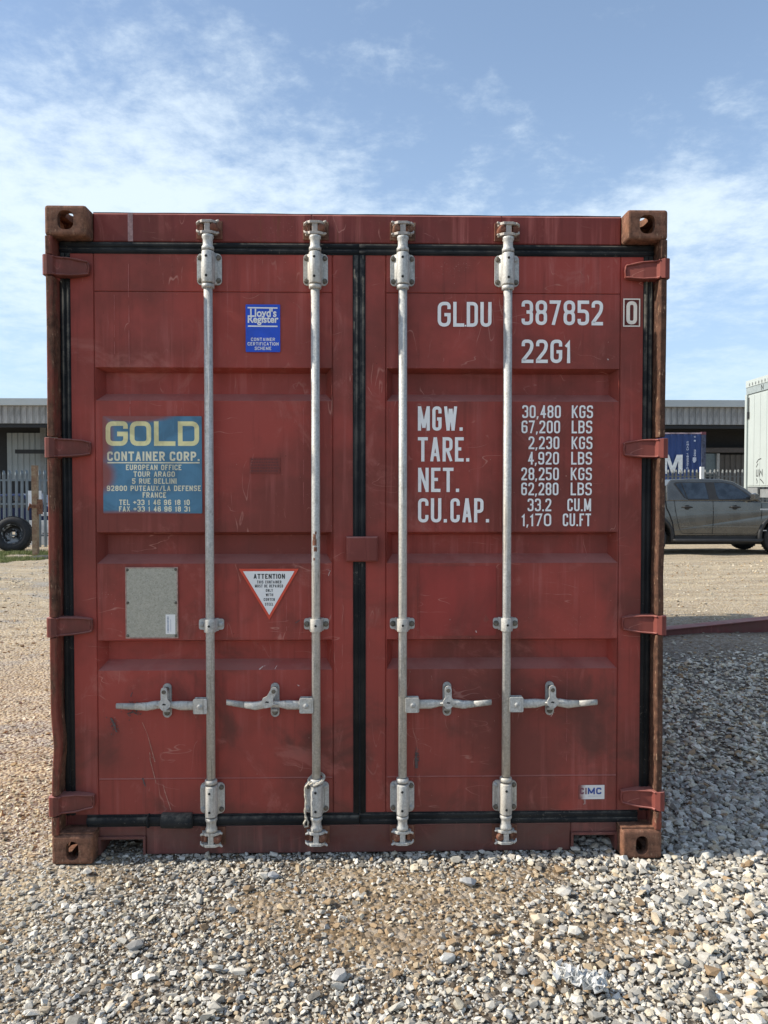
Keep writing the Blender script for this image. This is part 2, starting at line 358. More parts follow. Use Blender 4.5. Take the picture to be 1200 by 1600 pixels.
# ============================================================ SETTING: ground
GX = 1.0
def hgt(x, y):
    """gentle unevenness of the yard (numpy)"""
    h = .012*np.sin(x*1.9+.7)*np.cos(y*1.3+.3)+.008*np.sin(x*4.1+y*2.7)+.02*np.sin(x*.33+1)*np.sin(y*.41)
    d = np.maximum(np.abs(x)-1.35, 0)+np.maximum(np.maximum(-.25-y, y-6.3), 0)
    return h*np.clip(d/.8, 0, 1)+np.where((np.abs(x) < 1.35) & (y > -.25) & (y < 6.3), -.002, 0)
def sandy(x, y):
    """bare soil patches in front of the doors, 0..1"""
    def bl(cx, cy, a, b_): return np.exp(-(((x-cx)/a)**2+((y-cy)/b_)**2))
    s_ = bl(.32, -.25, .40, .14)+bl(.10, -.55, .32, .16)+.8*bl(-.05, -.10, .2, .07)+.9*bl(-.32, -.32, .16, .12)+.8*bl(.85, -.55, .28, .10)+.7*bl(.62, -.10, .25, .06)+.7*bl(-1.2, -.12, .35, .10)
    return np.clip(s_, 0, 1)
def ground_mat():
    m, t, b = mat('yard_dirt_and_gravel'); co = objco(t)
    s_ = t.new('ShaderNodeSeparateXYZ', ins={0: co}); X, Y = s_.outputs[0], s_.outputs[1]
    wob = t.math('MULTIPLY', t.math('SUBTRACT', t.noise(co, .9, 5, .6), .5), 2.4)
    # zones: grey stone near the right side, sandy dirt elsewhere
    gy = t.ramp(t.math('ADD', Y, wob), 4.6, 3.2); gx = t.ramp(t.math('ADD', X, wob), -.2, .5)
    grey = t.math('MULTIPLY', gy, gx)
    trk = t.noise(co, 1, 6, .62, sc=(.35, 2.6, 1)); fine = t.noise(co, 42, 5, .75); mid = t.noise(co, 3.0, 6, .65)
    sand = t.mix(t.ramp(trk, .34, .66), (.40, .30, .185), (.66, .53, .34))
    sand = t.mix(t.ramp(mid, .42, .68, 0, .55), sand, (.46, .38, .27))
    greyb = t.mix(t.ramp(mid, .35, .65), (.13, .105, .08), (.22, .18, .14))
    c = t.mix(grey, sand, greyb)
    c = t.mix(t.math('MULTIPLY', t.ramp(t.noise(co, 1.15, 6, .65, sc=(1, 1.5, 1), loc=(4, 2, 0)), .50, .62, 0, .75), t.ramp(X, 1.5, -1)), c, (.36, .345, .32))
    # close in front: brown bare soil, and gap shade between stones painted as dark ground
    fr = t.ramp(t.math('ADD', Y, t.math('MULTIPLY', wob, .1)), .4, -.1)
    c = t.mix(t.math('MULTIPLY', fr, t.ramp(X, -1.3, -.7)), c, t.mix(t.ramp(t.new('ShaderNodeAttribute', attribute_name='bare').outputs['Fac'], .15, .6), (.10, .078, .055), t.mix(t.ramp(mid, .4, .6), (.28, .195, .11), (.40, .30, .185))))
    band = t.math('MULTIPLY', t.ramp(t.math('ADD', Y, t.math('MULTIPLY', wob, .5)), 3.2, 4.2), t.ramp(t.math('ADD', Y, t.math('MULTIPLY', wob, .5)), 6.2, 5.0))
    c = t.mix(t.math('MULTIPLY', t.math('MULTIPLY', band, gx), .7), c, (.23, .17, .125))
    vo = t.new('ShaderNodeTexVoronoi', feature='F1', ins={'Vector': co, 'Scale': 45.0, 'Randomness': 1.0})
    sp = t.new('ShaderNodeSeparateColor', ins={0: vo.outputs['Color']}).outputs[0]
    c = t.mix(t.ramp(sp, .25, .95, 0, .55), c, (.50, .46, .40))
    c = t.mix(t.ramp(sp, .2, 0, 0, .6), c, (.13, .105, .08))
    c = t.mix(t.ramp(fine, .35, .62, .35, 0), c, (.08, .06, .045))
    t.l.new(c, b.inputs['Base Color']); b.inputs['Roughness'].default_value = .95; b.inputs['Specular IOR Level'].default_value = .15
    h = t.math('ADD', t.math('MULTIPLY', vo.outputs['Distance'], -1.0), t.math('ADD', t.math('MULTIPLY', fine, .7), t.math('MULTIPLY', trk, 2.0)))
    bump(t, b, h, .9, .022)
    return m
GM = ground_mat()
def grid(xs, ys, fn):
    X_, Y_ = np.meshgrid(xs, ys); Z_ = fn(X_, Y_); V = np.stack([X_, Y_, Z_], -1).reshape(-1, 3); nx = len(xs); ny = len(ys)
    i = np.arange(nx*ny).reshape(ny, nx); F = np.stack([i[:-1, :-1], i[:-1, 1:], i[1:, 1:], i[1:, :-1]], -1).reshape(-1, 4)
    return V, F
xs = np.concatenate([[-600, -250, -120, -60, -30], np.linspace(-16, -4, 40), np.linspace(-3.9, 6, 180), np.linspace(6.3, 20, 40), [35, 60, 120, 250, 600]])
ys = np.concatenate([[-300, -100, -40, -15, -6], np.linspace(-3, 8, 190), np.linspace(8.3, 24, 50), [30, 45, 70, 120, 250, 700]])
V, F = grid(xs, ys, hgt)
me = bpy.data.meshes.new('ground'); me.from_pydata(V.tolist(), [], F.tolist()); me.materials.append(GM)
me.polygons.foreach_set('use_smooth', [True]*len(F))
at_ = me.attributes.new('bare', 'FLOAT', 'POINT'); at_.data.foreach_set('value', sandy(V[:, 0], V[:, 1]).astype(np.float32))
ground = bpy.data.objects.new('ground', me); C.objects.link(ground); tag(ground, kind='structure')

# ------------------------------------------------------------ gravel: crushed angular stones
def hull_variants(n, npts, seed):
    out = []; rg = np.random.default_rng(seed)
    for k in range(n):
        p = rg.normal(size=(npts, 3)); p /= np.linalg.norm(p, axis=1)[:, None]
        p *= np.array([1, rg.uniform(.60, .90), rg.uniform(.36, .60)])*rg.uniform(.92, 1.06, (npts, 1))
        bm = bmesh.new(); [bm.verts.new(q) for q in p]; bmesh.ops.convex_hull(bm, input=bm.verts[:])
        bmesh.ops.triangulate(bm, faces=bm.faces[:])
        lo = [v for v in bm.verts if not v.link_faces]; [bm.verts.remove(v) for v in lo]
        bm.verts.index_update(); out.append((np.array([v.co[:] for v in bm.verts]), np.array([[v.index for v in f.verts] for f in bm.faces]))); bm.free()
    return out
BIGV = hull_variants(24, 14, 1); SMV = hull_variants(12, 9, 2)
def rotm(n, rg, tilt=.26):
    a = rg.uniform(0, 2*np.pi, n); b_ = rg.normal(0, tilt, n); c_ = rg.normal(0, tilt, n)
    ca, sa, cb, sb, cc, sc_ = np.cos(a), np.sin(a), np.cos(b_), np.sin(b_), np.cos(c_), np.sin(c_)
    o, z = np.ones(n), np.zeros(n)
    A = np.stack([ca, -sa, z, sa, ca, z, z, z, o], -1).reshape(n, 3, 3); B = np.stack([cb, z, sb, z, o, z, -sb, z, cb], -1).reshape(n, 3, 3)
    D = np.stack([o, z, z, z, cc, -sc_, z, sc_, cc], -1).reshape(n, 3, 3)
    return A@B@D
STONE = None
def stone_mat():
    m, t, b = mat('crushed_limestone'); co = objco(t)
    a = t.new('ShaderNodeAttribute', attribute_name='tint').outputs['Color']
    n = t.noise(co, 130, 5, .7); n2 = t.noise(co, 30, 4, .6)
    c = t.mix(t.ramp(n, .3, .7, 0, .45), a, t.mix(1.0, a, (.62, .58, .52), 'MULTIPLY'))
    c = t.mix(t.ramp(n2, .55, .72, 0, .35), c, (.33, .25, .16))
    t.l.new(c, b.inputs['Base Color']); b.inputs['Roughness'].default_value = .9; b.inputs['Specular IOR Level'].default_value = .2
    bump(t, b, t.math('ADD', n, n2), .6, .002)
    return m
STONE = stone_mat()
def sn(x, y, f, s):  # cheap smooth noise 0..1
    return .5+.25*(np.sin(x*f+s)*np.cos(y*f*1.17+s*2.1)+np.sin(x*f*.53-y*f*.81+s*3.7)+.6*np.sin(x*f*2.1+y*f*1.7+s*1.3))/1.3
def place(name, x, y, r, tint, variants, sink=.25, seed=3, cull=True):
    rg = np.random.default_rng(seed); n = len(x); Rm = rotm(n, rg); vi = rg.integers(0, len(variants), n)
    z = hgt(x, y)+r*sink*rg.uniform(.1, 1.5, n)
    VV, FF, TT = [], [], []; off = 0
    for k, (pv, pf) in enumerate(variants):
        idx = np.where(vi == k)[0]
        if not len(idx): continue
        v = np.einsum('nij,vj->nvi', Rm[idx], pv)*r[idx][:, None, None]
        v += np.stack([x[idx], y[idx], z[idx]], -1)[:, None, :]
        f = pf[None]+(np.arange(len(idx))*len(pv))[:, None, None]+off
        off += len(idx)*len(pv); VV.append(v.reshape(-1, 3)); FF.append(f.reshape(-1, 3)); TT.append(np.repeat(tint[idx], len(pv), 0))
    VV = np.concatenate(VV); FF = np.concatenate(FF); TT = np.concatenate(TT)
    me = bpy.data.meshes.new(name); me.vertices.add(len(VV)); me.vertices.foreach_set('co', VV.ravel()); nf = len(FF)
    me.loops.add(nf*3); me.loops.foreach_set('vertex_index', FF.ravel().astype(np.int32)); me.polygons.add(nf)
    me.polygons.foreach_set('loop_start', np.arange(0, nf*3, 3, dtype=np.int32)); me.polygons.foreach_set('loop_total', np.full(nf, 3, dtype=np.int32)); me.polygons.foreach_set('use_smooth', np.zeros(nf, dtype=bool))
    me.update(calc_edges=True); me.validate()
    at = me.attributes.new('tint', 'FLOAT_COLOR', 'POINT'); at.data.foreach_set('color', np.concatenate([TT, np.ones((len(TT), 1))], 1).ravel().astype(np.float32))
    me.materials.append(STONE); o = bpy.data.objects.new(name, me); C.objects.link(o); o['kind'] = 'stuff'
    print(name, n, nf); return o
def tints(x, y, rg, brown):
    n = len(x); pal = np.array([(.56, .53, .465), (.44, .415, .36), (.67, .64, .57), (.35, .33, .29), (.53, .475, .37), (.21, .195, .17), (.42, .41, .385)])
    pb = np.array([(.36, .26, .16), (.44, .35, .235), (.27, .19, .115), (.50, .42, .31)])
    t = pal[rg.choice(len(pal), n, p=[.22, .2, .14, .15, .14, .07, .08])]; u = pb[rg.integers(0, 4, n)]
    return np.where((rg.uniform(size=n) < brown)[:, None], u, t)*rg.uniform(.95, 1.22, (n, 1))
def scatter(x0, x1, y0, y1, n, rfun, keep, rg):
    x = rg.uniform(x0, x1, n); y = rg.uniform(y0, y1, n); k = rg.uniform(size=n) < keep(x, y); return x[k], y[k]
inside = lambda x, y: (np.abs(x) < 1.225) & (np.abs(x) > 1.05) & (y > -.006) & (y < .185)
rg = np.random.default_rng(5)
# coarse stones in front, under the sill and along the right side
left_fade = lambda x, y: np.clip((x+1.05+.25*(sn(x, y, 5, 1)-.5)-.35*y)/.35, 0, 1)
coarse = lambda x, y: left_fade(x, y)*(1-.93*sandy(x, y))*np.where(y > 3.1, np.clip((4.2-y+1.2*(sn(x, y, 2, 4)-.5))/1.0, 0, 1), 1)*(~inside(x, y))
x, y = scatter(-1.6, 2.3, -1.5, .9, 38000, None, coarse, rg)
r = np.clip(rg.lognormal(np.log(.0095), .40, len(x))*np.clip(1+.32*(x-.55), .85, 1.45), .006, .030)
place('gravel', x, y, r, tints(x, y, rg, .08+.45*np.clip(sandy(x, y)*1.2+.25*sn(x, y, 3, 7)*(y < -.4), 0, 1)), BIGV, .45, 1)
x, y = scatter(1.0, 6.5, .9, 5.4, 46000, None, lambda x, y: coarse(x, y)*np.clip(1.25-(x-1.2)/6-y/9, 0, 1)*(x > 1.22), rg)
r = np.clip(rg.lognormal(np.log(.0165), .34, len(x)), .008, .034)
place('gravel', x, y, r, tints(x, y, rg, .12)*np.array([1.22, 1.19, 1.12]), SMV, .45, 2)  # extra brightness put into the tint of stones in the container's shade
# small chippings everywhere close
x, y = scatter(-1.7, 2.3, -1.5, .6, 42000, None, lambda x, y: (1-.8*sandy(x, y))*(~inside(x, y)), rg)
r = np.clip(rg.lognormal(np.log(.0052), .33, len(x)), .0025, .010)
place('gravel', x, y, r, tints(x, y, rg, .18+.5*sandy(x, y)), SMV, .3, 3)
x, y = scatter(-5.5, -1.0, -1.3, 5.0, 60000, None, lambda x, y: (~inside(x, y))*np.where(y < .9, 1, .35*np.clip(1.3-y/5+1.2*(sn(x, y, 1.6, 3)-.5), 0, 1))*((x < -1.24) | (y < .1))*np.clip(1.3+(x+1.2)/5, .1, 1), rg)
r = np.clip(rg.lognormal(np.log(.0085), .38, len(x)), .004, .020)
tt = tints(x, y, rg, .2); tt = np.where((y > .1)[:, None], tt*np.array([1.04, 1.0, .86]), tt)
place('gravel', x, y, r, tt, SMV, .35, 4)
# a few sunk larger stones farther off
x, y = scatter(-9, 9, 4.0, 13, 30000, None, lambda x, y: .3+.7*sn(x, y, 1.1, 9)**2, rg)
r = np.clip(rg.lognormal(np.log(.013), .4, len(x)), .006, .035)
place('gravel', x, y, r, tints(x, y, rg, .3)*np.array([1.02, .97, .86]), SMV, .2, 5)

# single stones and litter that stand out
def big_stone(x, y, r, tint, label, seed, sq=(1, .7, .55), rot=0):
    pv, pf = hull_variants(1, 22, seed)[0]; pv = pv*r*np.array([1, 1, 1.0]); mb = MB(); mb.add([tuple(q) for q in pv], [tuple(f) for f in pf])
    m, t, b = mat('stone'); co = objco(t); t.l.new(t.mix(t.noise(co, 60, 5, .7), [c*.75 for c in tint], [c*1.15 for c in tint]), b.inputs['Base Color']); b.inputs['Roughness'].default_value = .9
    bump(t, b, t.noise(co, 90, 5), .5)
    o = mb.build('loose_stone', m, bevel=r*.06); o.location = (x, y, float(hgt(np.array(x), np.array(y)))+r*.42); o.rotation_euler = (0, .1, rot)
    tag(o, label, 'stone', 'larger stones lying on the gravel')
big_stone(.285, -.66, .030, (.55, .54, .50), 'angular grey-white stone on gravel, lower middle, one of the largest', 41, rot=.4)
big_stone(-.055, -.74, .036, (.50, .48, .45), 'pale blocky stone at the bottom left of the sandy patch', 42, rot=1.2)
big_stone(.62, -.46, .034, (.56, .48, .36), 'cream rounded stone lying in bare brown soil right of centre', 43, rot=-.3)
big_stone(.41, -.19, .036, (.40, .40, .39), 'flat grey sliver of stone on brown soil near the sill', 44, sq=(1, .35, .3), rot=.1)
big_stone(-.72, -.57, .034, (.30, .29, .27), 'dark grey stone among fine chippings at lower left', 45, rot=.8)
big_stone(-.33, -.12, .030, (.36, .37, .38), 'bluish grey flat stone near the left end of the sill', 46, rot=.2)

# ============================================================ CONTAINER
cont = empty('shipping_container', (0, 0, 0))
tag(cont, 'red-brown steel shipping container seen from its closed double doors, number GLDU 387852', 'shipping container')
HW, HT, LEN = 1.219, 2.591, 6.058
def part(mb, name, m, parent=cont, **k): return mb.build(name, m, parent, **k)

# corner castings: hollow, with real holes
def casting_mesh(top):
    def cube(a, b, name='c', bev=0):
        mb = MB(); mb.box(a[0], b[0], a[1], b[1], a[2], b[2]); o = mb.build(name, RUST)
        if bev:
            m_ = o.modifiers.new('b', 'BEVEL'); m_.width = bev; m_.segments = 3
        return o
    o = cube((0, 0, 0), (.162, .178, .118), 'corner_casting', .012)
    cut = MB()
    cut.box(.030, .137, .028, .150, .028, .092)                     # cavity
    cuts = [cut.build('cut', RUST)]
    def slot(axis, cx, cz, hw, hh, a, b, r):
        m_ = MB(); m_.prism(rounded(cx-hw, cx+hw, cz-hh, cz+hh, r, 6), axis, a, b); cuts.append(m_.build('cut', RUST))
    if top: slot('y', .082, .060, .031, .037, -.02, .06, .026)      # end face
    else: slot('y', .082, .056, .0245, .038, -.02, .06, .0235)
    slot('x', .089, .056, .038, .0245, -.02, .06, .0235)            # outer side face
    slot('z', .089, .089, .031, .050, .06 if top else -.02, .14 if top else .06, .030)
    for c_ in cuts:
        md = o.modifiers.new('bool', 'BOOLEAN'); md.operation = 'DIFFERENCE'; md.object = c_; md.solver = 'EXACT'
    dg = bpy.context.evaluated_depsgraph_get(); me = bpy.data.meshes.new_from_object(o.evaluated_get(dg))
    for c_ in cuts+[o]: bpy.data.objects.remove(c_)
    me.name = 'corner_casting'; me.materials.clear(); me.materials.append(RUST); return me
cm = {True: casting_mesh(True), False: casting_mesh(False)}
for top in (True, False):
    for sx in (-1, 1):
        for back in (0, 1):
            o = bpy.data.objects.new('corner_casting', cm[top]); C.objects.link(o); o.parent = cont
            o.location = (sx*HW, LEN if back else 0, HT-.118 if top else 0); o.scale = (-sx, -1 if back else 1, 1)

# corner posts: front lip, channel and inner return; lip is battered
for sx in (-1, 1):
    for seg, (z0, z1) in enumerate([(.118, .190), (.276, .904), (.986, 1.612), (1.696, 2.318), (2.402, 2.473)]):
        mb = MB(); n = max(2, int((z1-z0)/.03)); rings = []
        for i in range(n+1):
            z = z0+(z1-z0)*i/n
            d = .0008*math.sin(z*7.3+sx)+random.uniform(0, .0006)+.001*(seg % 2)
            wd = .0275
            if sx < 0: g_ = math.exp(-((z-.47)/.085)**2); d += .009*g_-.002*math.exp(-((z-1.2)/.1)**2); wd += .004*g_
            else: d += .003*math.exp(-((z-1.15)/.09)**2)
            xo = HW-d-.001; ring = [(xo, .004), (xo-.004, 0), (xo-wd+.004, 0), (xo-wd, .005), (xo-wd, .095), (xo, .095)]
            rings.append([(sx*a, b, z) for a, b in ring])
        mb.loft(rings, smooth=False); o = part(mb, 'post_lip', RUSTR if (sx < 0 or seg < 1) else RUSTL, bevel=.002)
    mb = MB()
    mb.box(*sorted((sx*1.10, sx*1.186)), .0705+.018, .16, .118, 2.473)
    mb.box(*sorted((sx*1.1865, sx*1.2055)), .075, .19, .118, 2.473)
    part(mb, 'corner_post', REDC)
# header, sill
mb = MB(); mb.bbox(-1.0565, 1.0565, .070, .17, 2.4705, 2.586, .006)
n = 60
for i in range(n):   # rolled dark top edge, slightly wavy
    xa, xb = -1.056+2.112*i/n, -1.056+2.112*(i+1)/n
    h = lambda x: 2.5900+.0007*math.sin(x*9)+.0004*math.sin(x*31)
    mb.add([(xa, .076, 2.5865), (xb, .076, 2.5865), (xb, .076, h(xb)), (xa, .076, h(xa)), (xa, .16, 2.5865), (xb, .16, 2.5865), (xb, .16, h(xb)), (xa, .16, h(xa))],
           [(0, 1, 2, 3), (3, 2, 6, 7), (4, 7, 6, 5)], 1)
part(mb, 'door_header', [REDH, plain('dark_roof_edge', (.05, .035, .03), .8, 0, .4, 20)])
for xs_ in (-.19, .57):
    mb = MB(); mb.box(xs_-.002, xs_+.002, .0685, .0715, 2.472, 2.584); part(mb, 'weld_seam', REDC)
mb = MB(); mb.box(-.918, -.898, .0690, .0712, 2.474, 2.585); part(mb, 'dried_paint_run', plain('pale_run', (.33, .20, .19), .7, 0, .3, 50))
mb = MB()
mb.bbox(-.866, .866, .070, .16, .006, .1225, .004)
for sx in (-1, 1):
    a, b = sorted((sx*.8665, sx*1.0565)); mb.bbox(a, b, .070, .16, .083, .1225, .003)
    a, b = sorted((sx*.8665, sx*.876)); mb.box(a, b, .062, .40, .010, .0825)       # pocket edge frames
    a, b = sorted((sx*.8765, sx*1.046)); mb.box(a, b, .062, .40, .073, .0825)
    a, b = sorted((sx*1.0465, sx*1.0565)); mb.box(a, b, .062, .40, .010, .0825)
part(mb, 'door_sill', REDS)
# ledge between sill and castings
for sx in (-1, 1):
    mb = MB(); a, b = sorted((sx*1.057, sx*1.19)); mb.box(a, b, .012, .088, .1185, .1245); part(mb, 'sill_ledge', RUST)

# doors
GR = [(1.976, 1.843), (1.317, 1.190), (.881, .758)]
DY = .070
def door(side):
    sx = 1 if side > 0 else -1; mb = MB()
    X = lambda a: sx*a
    xi, xo = .107, 1.055; e = .0245; dz = .034; gd = .058
    zt, zb = 2.4245, .1725
    def q(x0, x1, z0, z1, y=DY):
        mb.add([(X(x0), y, z0), (X(x1), y, z0), (X(x1), y, z1), (X(x0), y, z1)], [(0, 1, 2, 3)])
    g = .0035
    # stiles
    q(.026, xi-g, zb, zt); q(xo+g, 1.147, zb, zt)
    for a, b in ((xi-g, xi+g), (xo-g, xo+g)):      # V seams
        m_ = (a+b)/2; mb.add([(X(a), DY, zb), (X(a), DY, zt), (X(m_), DY+.005, zb), (X(m_), DY+.005, zt), (X(b), DY, zb), (X(b), DY, zt)], [(0, 1, 3, 2), (2, 3, 5, 4)])
    # panel strips broken by seams and grooves
    zs = [zt, 2.276]+[v for gg in GR for v in gg]+[.316, zb]
    x0, x1 = xi+g, xo-g
    flats = [(2.276+.003, zt), (1.976, 2.276-.003), (1.317, 1.843), (.881, 1.190), (.316+.004, .758), (zb, .316-.004)]
    rg2 = random.Random(3+side)
    for z0, z1 in flats:
        nx, nz = 14, max(2, int((z1-z0)/.07))
        P_ = {}
        for i in range(nx+1):
            for j in range(nz+1):
                xx = x0+(x1-x0)*i/nx; z = z0+(z1-z0)*j/nz
                edge = min(i, nx-i, j, nz-j)
                d = 0 if edge == 0 else .0020*math.sin(xx*7+z*3+side)*math.cos(z*9+xx*2)+.0008*rg2.uniform(-1, 1)
                P_[i, j] = len(mb.v); mb.v.append((X(xx), DY+.001*0+d, z))
        for i in range(nx):
            for j in range(nz):
                mb.f.append((P_[i, j], P_[i+1, j], P_[i+1, j+1], P_[i, j+1])); mb.m.append(0); mb.sm.append(True)
    for z, s_ in ((2.276, .005), (.316, -.003)):
        k = .003 if s_ > 0 else .004
        mb.add([(X(x0), DY, z-k), (X(x1), DY, z-k), (X(x0), DY+s_, z), (X(x1), DY+s_, z), (X(x0), DY, z+k), (X(x1), DY, z+k)], [(0, 1, 3, 2), (2, 3, 5, 4)])
    for zt_, zb_ in GR:
        o_ = [(x0, zb_), (x1, zb_), (x1, zt_), (x0, zt_)]; i_ = [(x0+e, zb_+dz), (x1-e, zb_+dz), (x1-e, zt_-.015), (x0+e, zt_-.015)]
        vs = [(X(a), DY, b) for a, b in o_]+[(X(a), DY+gd, b) for a, b in i_]
        mb.add(vs, [(4, 5, 6, 7)]+[(k, (k+1) % 4, 4+(k+1) % 4, 4+k) for k in range(4)])
    # back skin so that the leaf has thickness
    a, b = sorted((X(.026), X(1.147))); mb.box(a, b, DY+.062, DY+.068, zb, zt)
    a, b = sorted((X(.0255), X(.0265))); mb.box(a, b, DY+.0005, DY+.057, zb, zt); a, b = sorted((X(1.1455), X(1.1465))); mb.box(a, b, DY+.0005, DY+.057, zb, zt)
    mb.box(*sorted((X(.03), X(1.14))), DY+.0005, DY+.057, zt-.0015, zt-.0005); mb.box(*sorted((X(.03), X(1.14))), DY+.0005, DY+.057, zb+.0005, zb+.0015)
    d = mb.build('door', RED, cont, fix=False)
    bm = bmesh.new(); bm.from_mesh(d.data)
    for f in bm.faces:
        if f.normal.y > 0.02: f.normal_flip()
    bm.to_mesh(d.data); bm.free()
    return d
doorL, doorR = door(-1), door(1)
doorL['label'] = 'left door leaf with blue company sign, round-cornered stickers and data plate'
doorR['label'] = 'right door leaf with white painted number and weight table'

# gaskets (ribbed rubber profile)
def gask(name, x0, x1, z0, z1, parent, vertical, ribs=2, y=.0665, rib=.0038):
    mb = MB(); mb.box(x0, x1, y, .0885, z0, z1)
    w_ = (x1-x0) if vertical else (z1-z0)
    for k in range(ribs):
        c_ = (k+.5)/ribs*w_; rr = w_/ribs*.36; prof = []
        for i in range(7):
            a = math.pi*i/6; prof.append((c_+rr*math.cos(a), y-.0005-rib*math.sin(a)))
        if vertical: mb.prism([(x0+p, q_) for p, q_ in prof], 'z', z0, z1, smooth=True)
        else:
            mb.loft([[(xx, q_, z0+p) for p, q_ in prof] for xx in np.linspace(x0, x1, 40)], smooth=True)
    return mb.build(name, RUB, parent)
gask('gasket', -1.186, -.0005, 2.4250, 2.4700, doorL, False)
gask('gasket', .0005, 1.186, 2.4250, 2.4700, doorR, False)
gask('gasket', -1.10, -.0005, .1230, .1720, doorL, False, 1, rib=.013)
gask('gasket', .0005, 1.14, .1230, .1720, doorR, False, 2)
gask('gasket', -1.1855, -1.1475, .1725, 2.4245, doorL, True, 2)
gask('gasket', 1.1475, 1.1855, .1725, 2.4245, doorR, True, 2)
gask('gasket', -.0255, .0255, .1725, 2.4245, doorR, True, 2, rib=.003)
# wrapped repair sleeve on the lower left gasket
mb = MB(); mb.tube([(-.80, .062, .150), (-.795, .062, .150), (-.68, .060, .149), (-.675, .061, .149)], [.0285, .031, .031, .028], 14); mb.tube([(-.855, .062, .149), (-.85, .062, .149)], [.027, .0285], 14)
part(mb, 'gasket_sleeve', RUB, doorL)

# centre lock box
mb = MB(); mb.bbox(-.053, .074, .036, .0655, 1.199, 1.299, .005); mb.box(.024, .027, .0345, .0355, 1.206, 1.292)
part(mb, 'lock_box', REDP, doorR, bevel=.002)

# locking rods
def hexbolt(mb, x, z, y, r=.0085, mi=1, h=.007):
    mb.lathe('y', [(r*1.35, 0), (r*1.35, -.002), (r, -.0025), (r*.95, -h), (r*.5, -h-.001)], (x, y, z), 8, mi, smooth=False)
RY = .035
RODS = [(-.595, doorL, -1), (-.1735, doorL, -1), (.1735, doorR, 1), (.592, doorR, 1)]
for ri, (rx, dr, sd) in enumerate(RODS):
    hs = -sd     # which side the cam keeper sits: right for the left leaf
    mb = MB(); mb.lathe('z', [(.0172, .33), (.0172, 1.3), (.0172, 2.285)], (rx, RY, 0), 20)
    part(mb, 'locking_rod', GALV, dr)
    for top in (1, 0):
        zc = 2.363 if top else .2395; s = 1 if top else -1
        mb = MB()
        mb.prism(rounded(rx-.049, rx+.049, zc-.0625, zc+.0625, .018, 4), 'y', .0610, .0695)
        # raised saddle: half sleeve blending into the plate
        rings = []
        for z in (zc-.063, zc-.060, zc+.060, zc+.063):
            k = .9 if abs(z-zc) > .061 else 1
            rings.append([(rx+a*k, b if b > .06 else .061-(.061-b)*k, z) for a, b in [(-.033, .0605), (-.0245, .052), (-.0242, .030), (-.018, .0145), (-.009, .0085), (0, .007), (.009, .0085), (.018, .0145), (.0242, .030), (.0245, .052), (.033, .0605)]])
        mb.loft(rings, smooth=True)
        for dx in (-.036, .036):
            for dzz in (-.045, .045):
                hexbolt(mb, rx+dx, zc+dzz, .0608, mi=1 if random.random() < .7 else 2)
        for dzz in (-.038, .038):
            mb.lathe('y', [(.0055, 0), (.0055, -.0012)], (rx-.002, .0068, zc+dzz), 8, 3)
        part(mb, 'rod_bracket', [GALV, BOLT, BOLTL, HOLE], dr, bevel=.0015)
        # collars and rod end
        mb = MB()
        prof = [(.0185, -.012), (.0245, -.010), (.0245, .004), (.0200, .006)]
        mb.lathe('z', [(r_, 2.292-.0+h_ if top else .314-h_) for r_, h_ in prof], (rx, RY, 0), 18); part(mb, 'rod_collar', GALV, dr); mb = MB()
        if top: pr = [(.0242, 2.429), (.0242, 2.442), (.021, 2.446), (.0195, 2.452), (.0195, 2.472), (.0235, 2.480), (.0235, 2.488), (.014, 2.492)]
        else: pr = [(.0242, .173), (.0242, .161), (.021, .157), (.0195, .152), (.0195, .136), (.0235, .127), (.0235, .117), (.014, .113)]
        mb.lathe('z', pr, (rx, RY, 0), 18); part(mb, 'rod_end', GALV, dr)
        # cam head: two lipped flanges joined by a web
        mb = MB(); zA, zB = (2.492, 2.545) if top else (.056, .113)
        lo, hi = zA, zB
        for zf, t_ in ((lo, 1), (hi-.011, -1)):
            mb.prism([(rx-.040, .050), (rx-.036, .030), (rx-.020, .016), (rx+.018, .016), (rx+.034, .030), (rx+.036, .046), (rx+.02, .052), (rx-.02, .052)], 'z', zf, zf+.011)
        mb.box(rx-.011, rx+.011, .020, .050, lo+.009, hi-.009)
        mb.tube([(rx-hs*.030, .026, lo+.005), (rx-hs*.041, .030, lo+.010), (rx-hs*.043, .036, lo+.019)], [.006, .005, .003], 6)
        mb.tube([(rx-hs*.030, .026, hi-.005), (rx-hs*.041, .030, hi-.010), (rx-hs*.043, .036, hi-.017)], [.006, .005, .003], 6)
        mb.tube([(rx+hs*.034, .034, hi-.004), (rx+hs*.045, .030, hi+.001 if top else hi-.006)], [.007, .004], 6)
        mb.tube([(rx+hs*.034, .034, lo+.004), (rx+hs*.045, .030, lo+.006 if top else lo-.002)], [.007, .004], 6)
        o = part(mb, 'cam_head', GALV if not top else galv('cam_worn', (.40, .36, .32), .5), dr, bevel=.0015)
        # keeper on header / sill
        mb = MB(); zm = (lo+hi)/2
        mb.lathe('y', [(.010, -.034), (.016, -.028), (.0175, 0), (.0175, .018)], (rx+hs*.024, .051, zm), 10)
        mb.box(*sorted((rx-.05, rx+.052)), .0635, .0695, zm-.036, zm+.036)
        mb.box(*sorted((rx-hs*.030, rx-hs*.018)), .030, .0635, zm-.012, zm+.014)
        o = part(mb, 'cam_keeper', RUSTB, cont, bevel=.002)
    # mid guide
    mb = MB(); zc = .946
    mb.prism(rounded(rx-.050, rx+.050, zc-.022, zc+.022, .010, 4), 'y', .0600, .0695)
    mb.loft([[(rx+a, b, z) for a, b in [(-.030, .0598), (-.0235, .050), (-.0225, .025), (-.012, .0125), (0, .009), (.012, .0125), (.0225, .025), (.0235, .050), (.030, .0598)]] for z in (zc-.026, zc+.026)], smooth=True)
